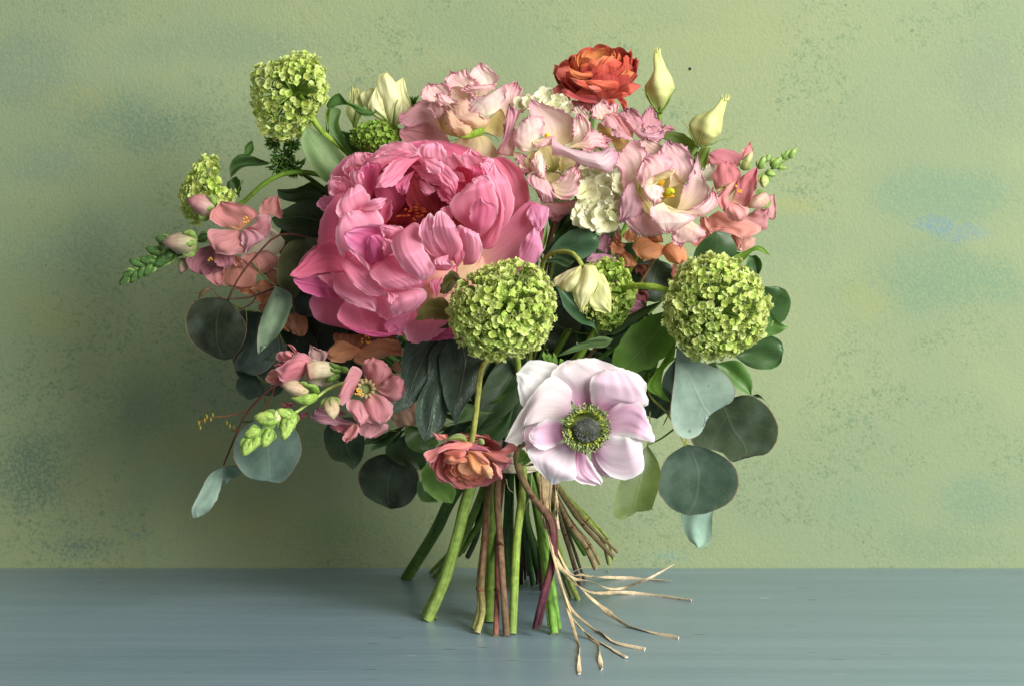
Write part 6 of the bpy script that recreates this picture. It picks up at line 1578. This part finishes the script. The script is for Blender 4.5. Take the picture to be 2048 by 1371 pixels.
# peony leaf
F10 = (680, 660, 4.897)
t = flower('peony_leaf', 'dark deeply veined three lobed leaf hanging under the peony', 'foliage', 's2', '900,680,150 950,720,80 980,800,20', GP, r0=3)
f = lf(t, F10, M_PLEAF, ('33473c', '3a5042', '42584a'))
f('1000,20 700,30 600,300 590,560 500,800 530,828', '1000,20 1080,180 1000,400 880,520 740,700 530,828', [140, 185, 208, 204], fold=8, crump=9, wob=1)
f('1060,20 880,220 850,480 745,720 750,920 825,1095', '1060,20 1160,260 1080,560 1060,780 1000,960 825,1095', [150, 204, 228, 228], fold=10, crump=9, wob=1)
f('1140,20 980,220 1000,540 1045,740 1105,860 1130,940', '1140,20 1400,140 1480,240 1420,420 1300,640 1190,790 1130,940', [148, 202, 224, 222], fold=12, crump=12, wob=1)

# low leaves round the tie
t = flower('leafy_sprig', 'low sprig of smooth oval leaves under the peony leaf and behind the coral ranunculus', 'foliage', 's23', '870,850,60 930,860,40 980,880,20', GP)
f = lf(t, F10, M_LEAF, ld)
f('640,930 450,1000 240,1080 245,1115', '640,930 560,1010 420,1100 245,1115', [70, 80, 84], ('22381a', '28401e', '324c28'))
f('640,960 460,1080 300,1150 302,1180', '640,960 560,1080 420,1140 302,1180', [76, 86, 90], ('3a5c30', '426638', '4c7242'))
f('480,980 420,1040 405,1055', '480,980 450,1040 405,1055', [90, 94, 94], lm)
f('900,1000 660,940 632,1050 690,1160 800,1197 850,1190', '900,1000 960,1080 930,1150 850,1190', [80, 100, 106, 104], ('2c4a20', '33541f', '406428'), cup=6)
f('660,1000 600,1050 590,1110 640,1135', '660,1000 700,1060 640,1135', [74, 80, 80], lb)
f('700,1000 460,1120 440,1180 560,1300 800,1371', '700,1000 850,1150 860,1260 800,1371', [40, 50, 52, 50], ('263e1c', '2c4620', '365228'), cup=6)
f('1040,960 960,1050 1050,1080', '1040,960 1220,900 1260,950 1200,1050 1050,1080', [60, 66, 66], ('22381a', '28421e', '304c24'))
f('1000,930 1150,870 1230,720 1300,730 1440,800 1520,800', '1000,930 1250,890 1380,850 1480,810 1520,800', [120, 140, 144, 140], ('5f8050', '6f9260', '7a9c6a'))
f('1370,880 1230,960 1210,1010', '1370,880 1600,800 1580,900 1420,1080 1300,1090 1210,1010', [90, 100, 98], ('24400f', '2a4a14', '36581e'), cup=5)
f('1370,740 1500,690 1640,600 1725,490', '1370,740 1450,735 1620,660 1725,490', [100, 112, 112], ('355a20', '3e6426', '4c7432'))
f('1590,810 1680,700 1730,520', '1590,810 1690,740 1740,600 1730,520', [90, 100, 100], ('3e6426', '466c2c', '547c38'))
f('1600,840 1560,1000 1640,1060', '1600,840 1760,780 1740,930 1640,1060', [60, 66, 64], ('3c5420', '445e26', '4f6a30'))
f('1500,560 1530,440 1640,320 1740,300', '1500,560 1640,560 1760,420 1740,300', [40, 44, 44], lb)
f = lf(t, N1, M_LEAF, lb)
f('1050,690 1000,720 960,790 955,860', '1050,690 1060,760 1010,830 955,860', [90, 112, 110], ('24391c', '2a4222', '344c2a'), cup=4)
f('1060,720 1010,780 1000,850 1015,890', '1060,720 1080,790 1060,850 1015,890', [80, 100, 98], ('1f331a', '243a1e', '2c4424'))
f('980,690 950,720 945,790 960,830', '980,690 1010,740 995,800 960,830', [70, 84, 84], ('22361a', '284020', '304a28'))
f('1030,800 980,830 930,880 915,905', '1030,800 1010,870 960,910 915,905', [100, 112, 110], ('2c4a20', '345426', '406030'))
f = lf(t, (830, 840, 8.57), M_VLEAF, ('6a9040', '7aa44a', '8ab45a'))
f('640,1420 400,1371 180,1180 110,960 130,830 220,730', '640,1420 700,1190 560,1050 400,900 220,730', [120, 138, 142, 136], ('7aa248', '88b056', '94bc64'), wob=.6, label='underside coloured as brightly lit')  # pale greens put the light on this leaf into its colour
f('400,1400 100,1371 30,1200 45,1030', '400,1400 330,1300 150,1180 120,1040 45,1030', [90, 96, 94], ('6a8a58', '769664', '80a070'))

# deep foliage that fills the heart of the bouquet
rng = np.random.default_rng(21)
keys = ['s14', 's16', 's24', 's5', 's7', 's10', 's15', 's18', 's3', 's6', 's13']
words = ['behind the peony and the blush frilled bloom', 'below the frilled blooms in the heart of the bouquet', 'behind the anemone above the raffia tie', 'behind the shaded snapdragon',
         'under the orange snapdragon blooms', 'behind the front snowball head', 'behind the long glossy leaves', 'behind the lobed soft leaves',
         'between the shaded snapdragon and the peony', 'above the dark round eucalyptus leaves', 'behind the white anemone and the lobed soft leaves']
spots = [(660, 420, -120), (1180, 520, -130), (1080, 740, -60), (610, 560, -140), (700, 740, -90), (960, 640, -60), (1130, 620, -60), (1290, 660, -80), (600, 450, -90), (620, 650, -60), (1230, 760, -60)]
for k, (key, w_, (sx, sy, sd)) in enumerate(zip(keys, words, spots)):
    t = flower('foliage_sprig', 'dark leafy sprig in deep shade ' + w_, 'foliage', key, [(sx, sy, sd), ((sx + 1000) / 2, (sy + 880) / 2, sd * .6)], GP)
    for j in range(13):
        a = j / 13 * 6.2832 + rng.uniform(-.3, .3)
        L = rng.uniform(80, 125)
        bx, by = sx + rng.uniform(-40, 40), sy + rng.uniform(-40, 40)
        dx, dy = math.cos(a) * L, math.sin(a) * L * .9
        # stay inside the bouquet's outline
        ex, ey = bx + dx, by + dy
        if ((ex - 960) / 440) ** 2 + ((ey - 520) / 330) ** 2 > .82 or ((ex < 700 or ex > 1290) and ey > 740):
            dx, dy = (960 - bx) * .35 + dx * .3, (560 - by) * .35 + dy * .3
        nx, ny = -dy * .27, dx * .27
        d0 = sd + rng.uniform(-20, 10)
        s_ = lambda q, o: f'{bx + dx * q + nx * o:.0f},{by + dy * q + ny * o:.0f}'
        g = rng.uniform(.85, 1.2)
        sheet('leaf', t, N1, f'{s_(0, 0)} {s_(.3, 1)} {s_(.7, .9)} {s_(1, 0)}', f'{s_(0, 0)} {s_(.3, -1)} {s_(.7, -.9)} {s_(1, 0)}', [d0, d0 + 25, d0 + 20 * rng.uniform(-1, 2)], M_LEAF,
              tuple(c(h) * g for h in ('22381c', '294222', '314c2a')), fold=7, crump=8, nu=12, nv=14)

# each leaf's stalk runs to its sprig's stem
for root in [o for o in COLL.objects if o.get('category') in ('foliage', 'eucalyptus')]:
    path = STEM_PATH.get(root.name)
    for lf_ in list(root.children):
        if path is None or lf_.name not in LEAF_BASE or lf_.name.split('.')[0] != 'leaf':
            continue
        b = LEAF_BASE[lf_.name]
        dist = np.linalg.norm(path - b, axis=1) + np.abs(np.linspace(0, 1, 40)) * 0.004
        k = int(dist.argmin())
        if not 0.004 < dist[k] < 0.048:
            continue
        e = path[k]
        m = b * .55 + e * .45 + np.array([0, .15, -.08]) * dist[k]
        tube('petiole', root, [tuple(b), tuple(m), tuple(e)], [1.5, 1.8, 2.2], M_STEM, ['6a7a40', '5a6a34', '4f6030'], nseg=7, n=12, world=True)
# ---------------------------------------------------------------- raffia tie with its loose ends
t = thing('raffia_tie', 'cream raffia tie wound round the stems with loose ends trailing over the table', 'raffia', (1012, 912, 0))
rng = np.random.default_rng(8)
C0 = W(1020, 904, 0)
RB = 64 * K
for k in range(17):
    z = (k / 16 - .5) * 60 * K
    tiltv = rng.uniform(-.10, .10)
    ph0 = rng.uniform(0, 6.28)
    pts = []
    for a in np.linspace(0, 6.2832, 25):
        r = RB * (1 + .03 * math.sin(3 * a + ph0)) + (1.2 * rng.random()) * K
        pts.append((C0[0] + r * math.cos(a) * 1.05, C0[1] + r * math.sin(a), C0[2] + z + tiltv * r * math.cos(a) + .8 * K * rng.normal()))
    tube('wound_strand', t, pts, [4.6, 4.2, 4.9, 4.4], M_RAF, ['e4dabc', 'ece4cc', 'e0d6b6', 'e8dfc4'], nseg=8, n=60, flat=.45, world=True, jit=.15)
ends = [
    ('800,280,88 803,450,110 850,720,190 925,990,214 962,1130 977,1308', 4.6),
    ('790,270,90 800,480,116 852,730,196 935,1000,216 1030,1120 1094,1283', 4.2),
    ('810,280,86 812,460,110 856,740,190 945,1025,210 1060,1130 1222,1222', 4.4),
    ('820,290,86 806,500,112 854,735,186 930,965,196 1060,1085 1180,1150 1316,1180', 4.6),
    ('830,300,84 815,480,104 856,720,170 950,830,120 1060,935,60 1230,1060 1490,1122', 4.8),
    ('790,300,94 820,560,120 866,730,150 1000,870,10 1250,890 1555,926', 4.0),
    ('780,280,94 812,560,116 880,740,120 1040,832,-100 1210,862 1340,812,-250 1465,744,-300', 4.0),
    ('835,290,80 830,560,112 900,745,100 1000,797,-100 1200,812 1455,827', 3.8),
    ('770,290,96 785,480,116 800,560,130', 3.2), ('850,310,76 862,420,96 868,560,120', 3.4), ('870,310,70 855,440,92 850,640,140 845,720,160', 3.2)]
for k, (s_, w) in enumerate(ends):
    p = []
    for q in s_.split():
        v_ = [float(x) for x in q.split(',')]
        x, y = FS[0] + v_[0] / FS[2], FS[1] + v_[1] / FS[2]
        lift = 3.0
        if len(v_) > 2:
            d = v_[2]
        else:
            d = foot(y + lift)
        p.append((x, y, d))
    tube('loose_strand', t, p, [w * .75, w * .95, w * .8, w * 1.0, w * .9], M_RAF, ['d6be92', 'dcc69c', 'd4bc90', 'dec8a2', 'e4d2b0'], nseg=8, n=90, flat=.24, twist=6 + 4 * math.sin(k * 2.1), jit=.28, cap='f0e6d0', zmin=1.6)
for s_ in ('700,250,95 705,300,98 725,360,100', '600,300,90 612,350,96 640,375,92', '735,250,90 720,400,96 690,470,94', '945,780,-230 980,765,-240 1010,757,-240 1040,757,-250'):
    tube('raffia_thread', t, s_, [.7, .6, .5], M_RAF, ['d8c8a0', 'd8c8a0'], F=FS, nseg=5, n=16)
# scraps on the table
def scrap(x, y, w, label):
    t = thing('stem_scrap', label, 'plant scrap', (x, y, foot(y)))
    for k in range(4):
        a = k * 1.7
        r0 = w * (.5 + .2 * (k % 2))
        d = foot(y) + (k - 1.5) * w * .6
        tube('shred', t, [(x - r0 * math.cos(a), y - 1.5, d), (x, y - 3 - k % 2 * 2, d + 2), (x + r0 * math.cos(a), y - 2, d + r0 * math.sin(a))], [.8, 2.2, .6], M_STEM, ['7fa040', '98b850', '86a848'], nseg=6, n=7, flat=.5)
scrap(872, 1238, 6, 'tiny green shred of stem lying beside the thick front stem on the table')
scrap(1215, 1143, 4, 'tiny green leaf shred lying near the wall behind the raffia ends')
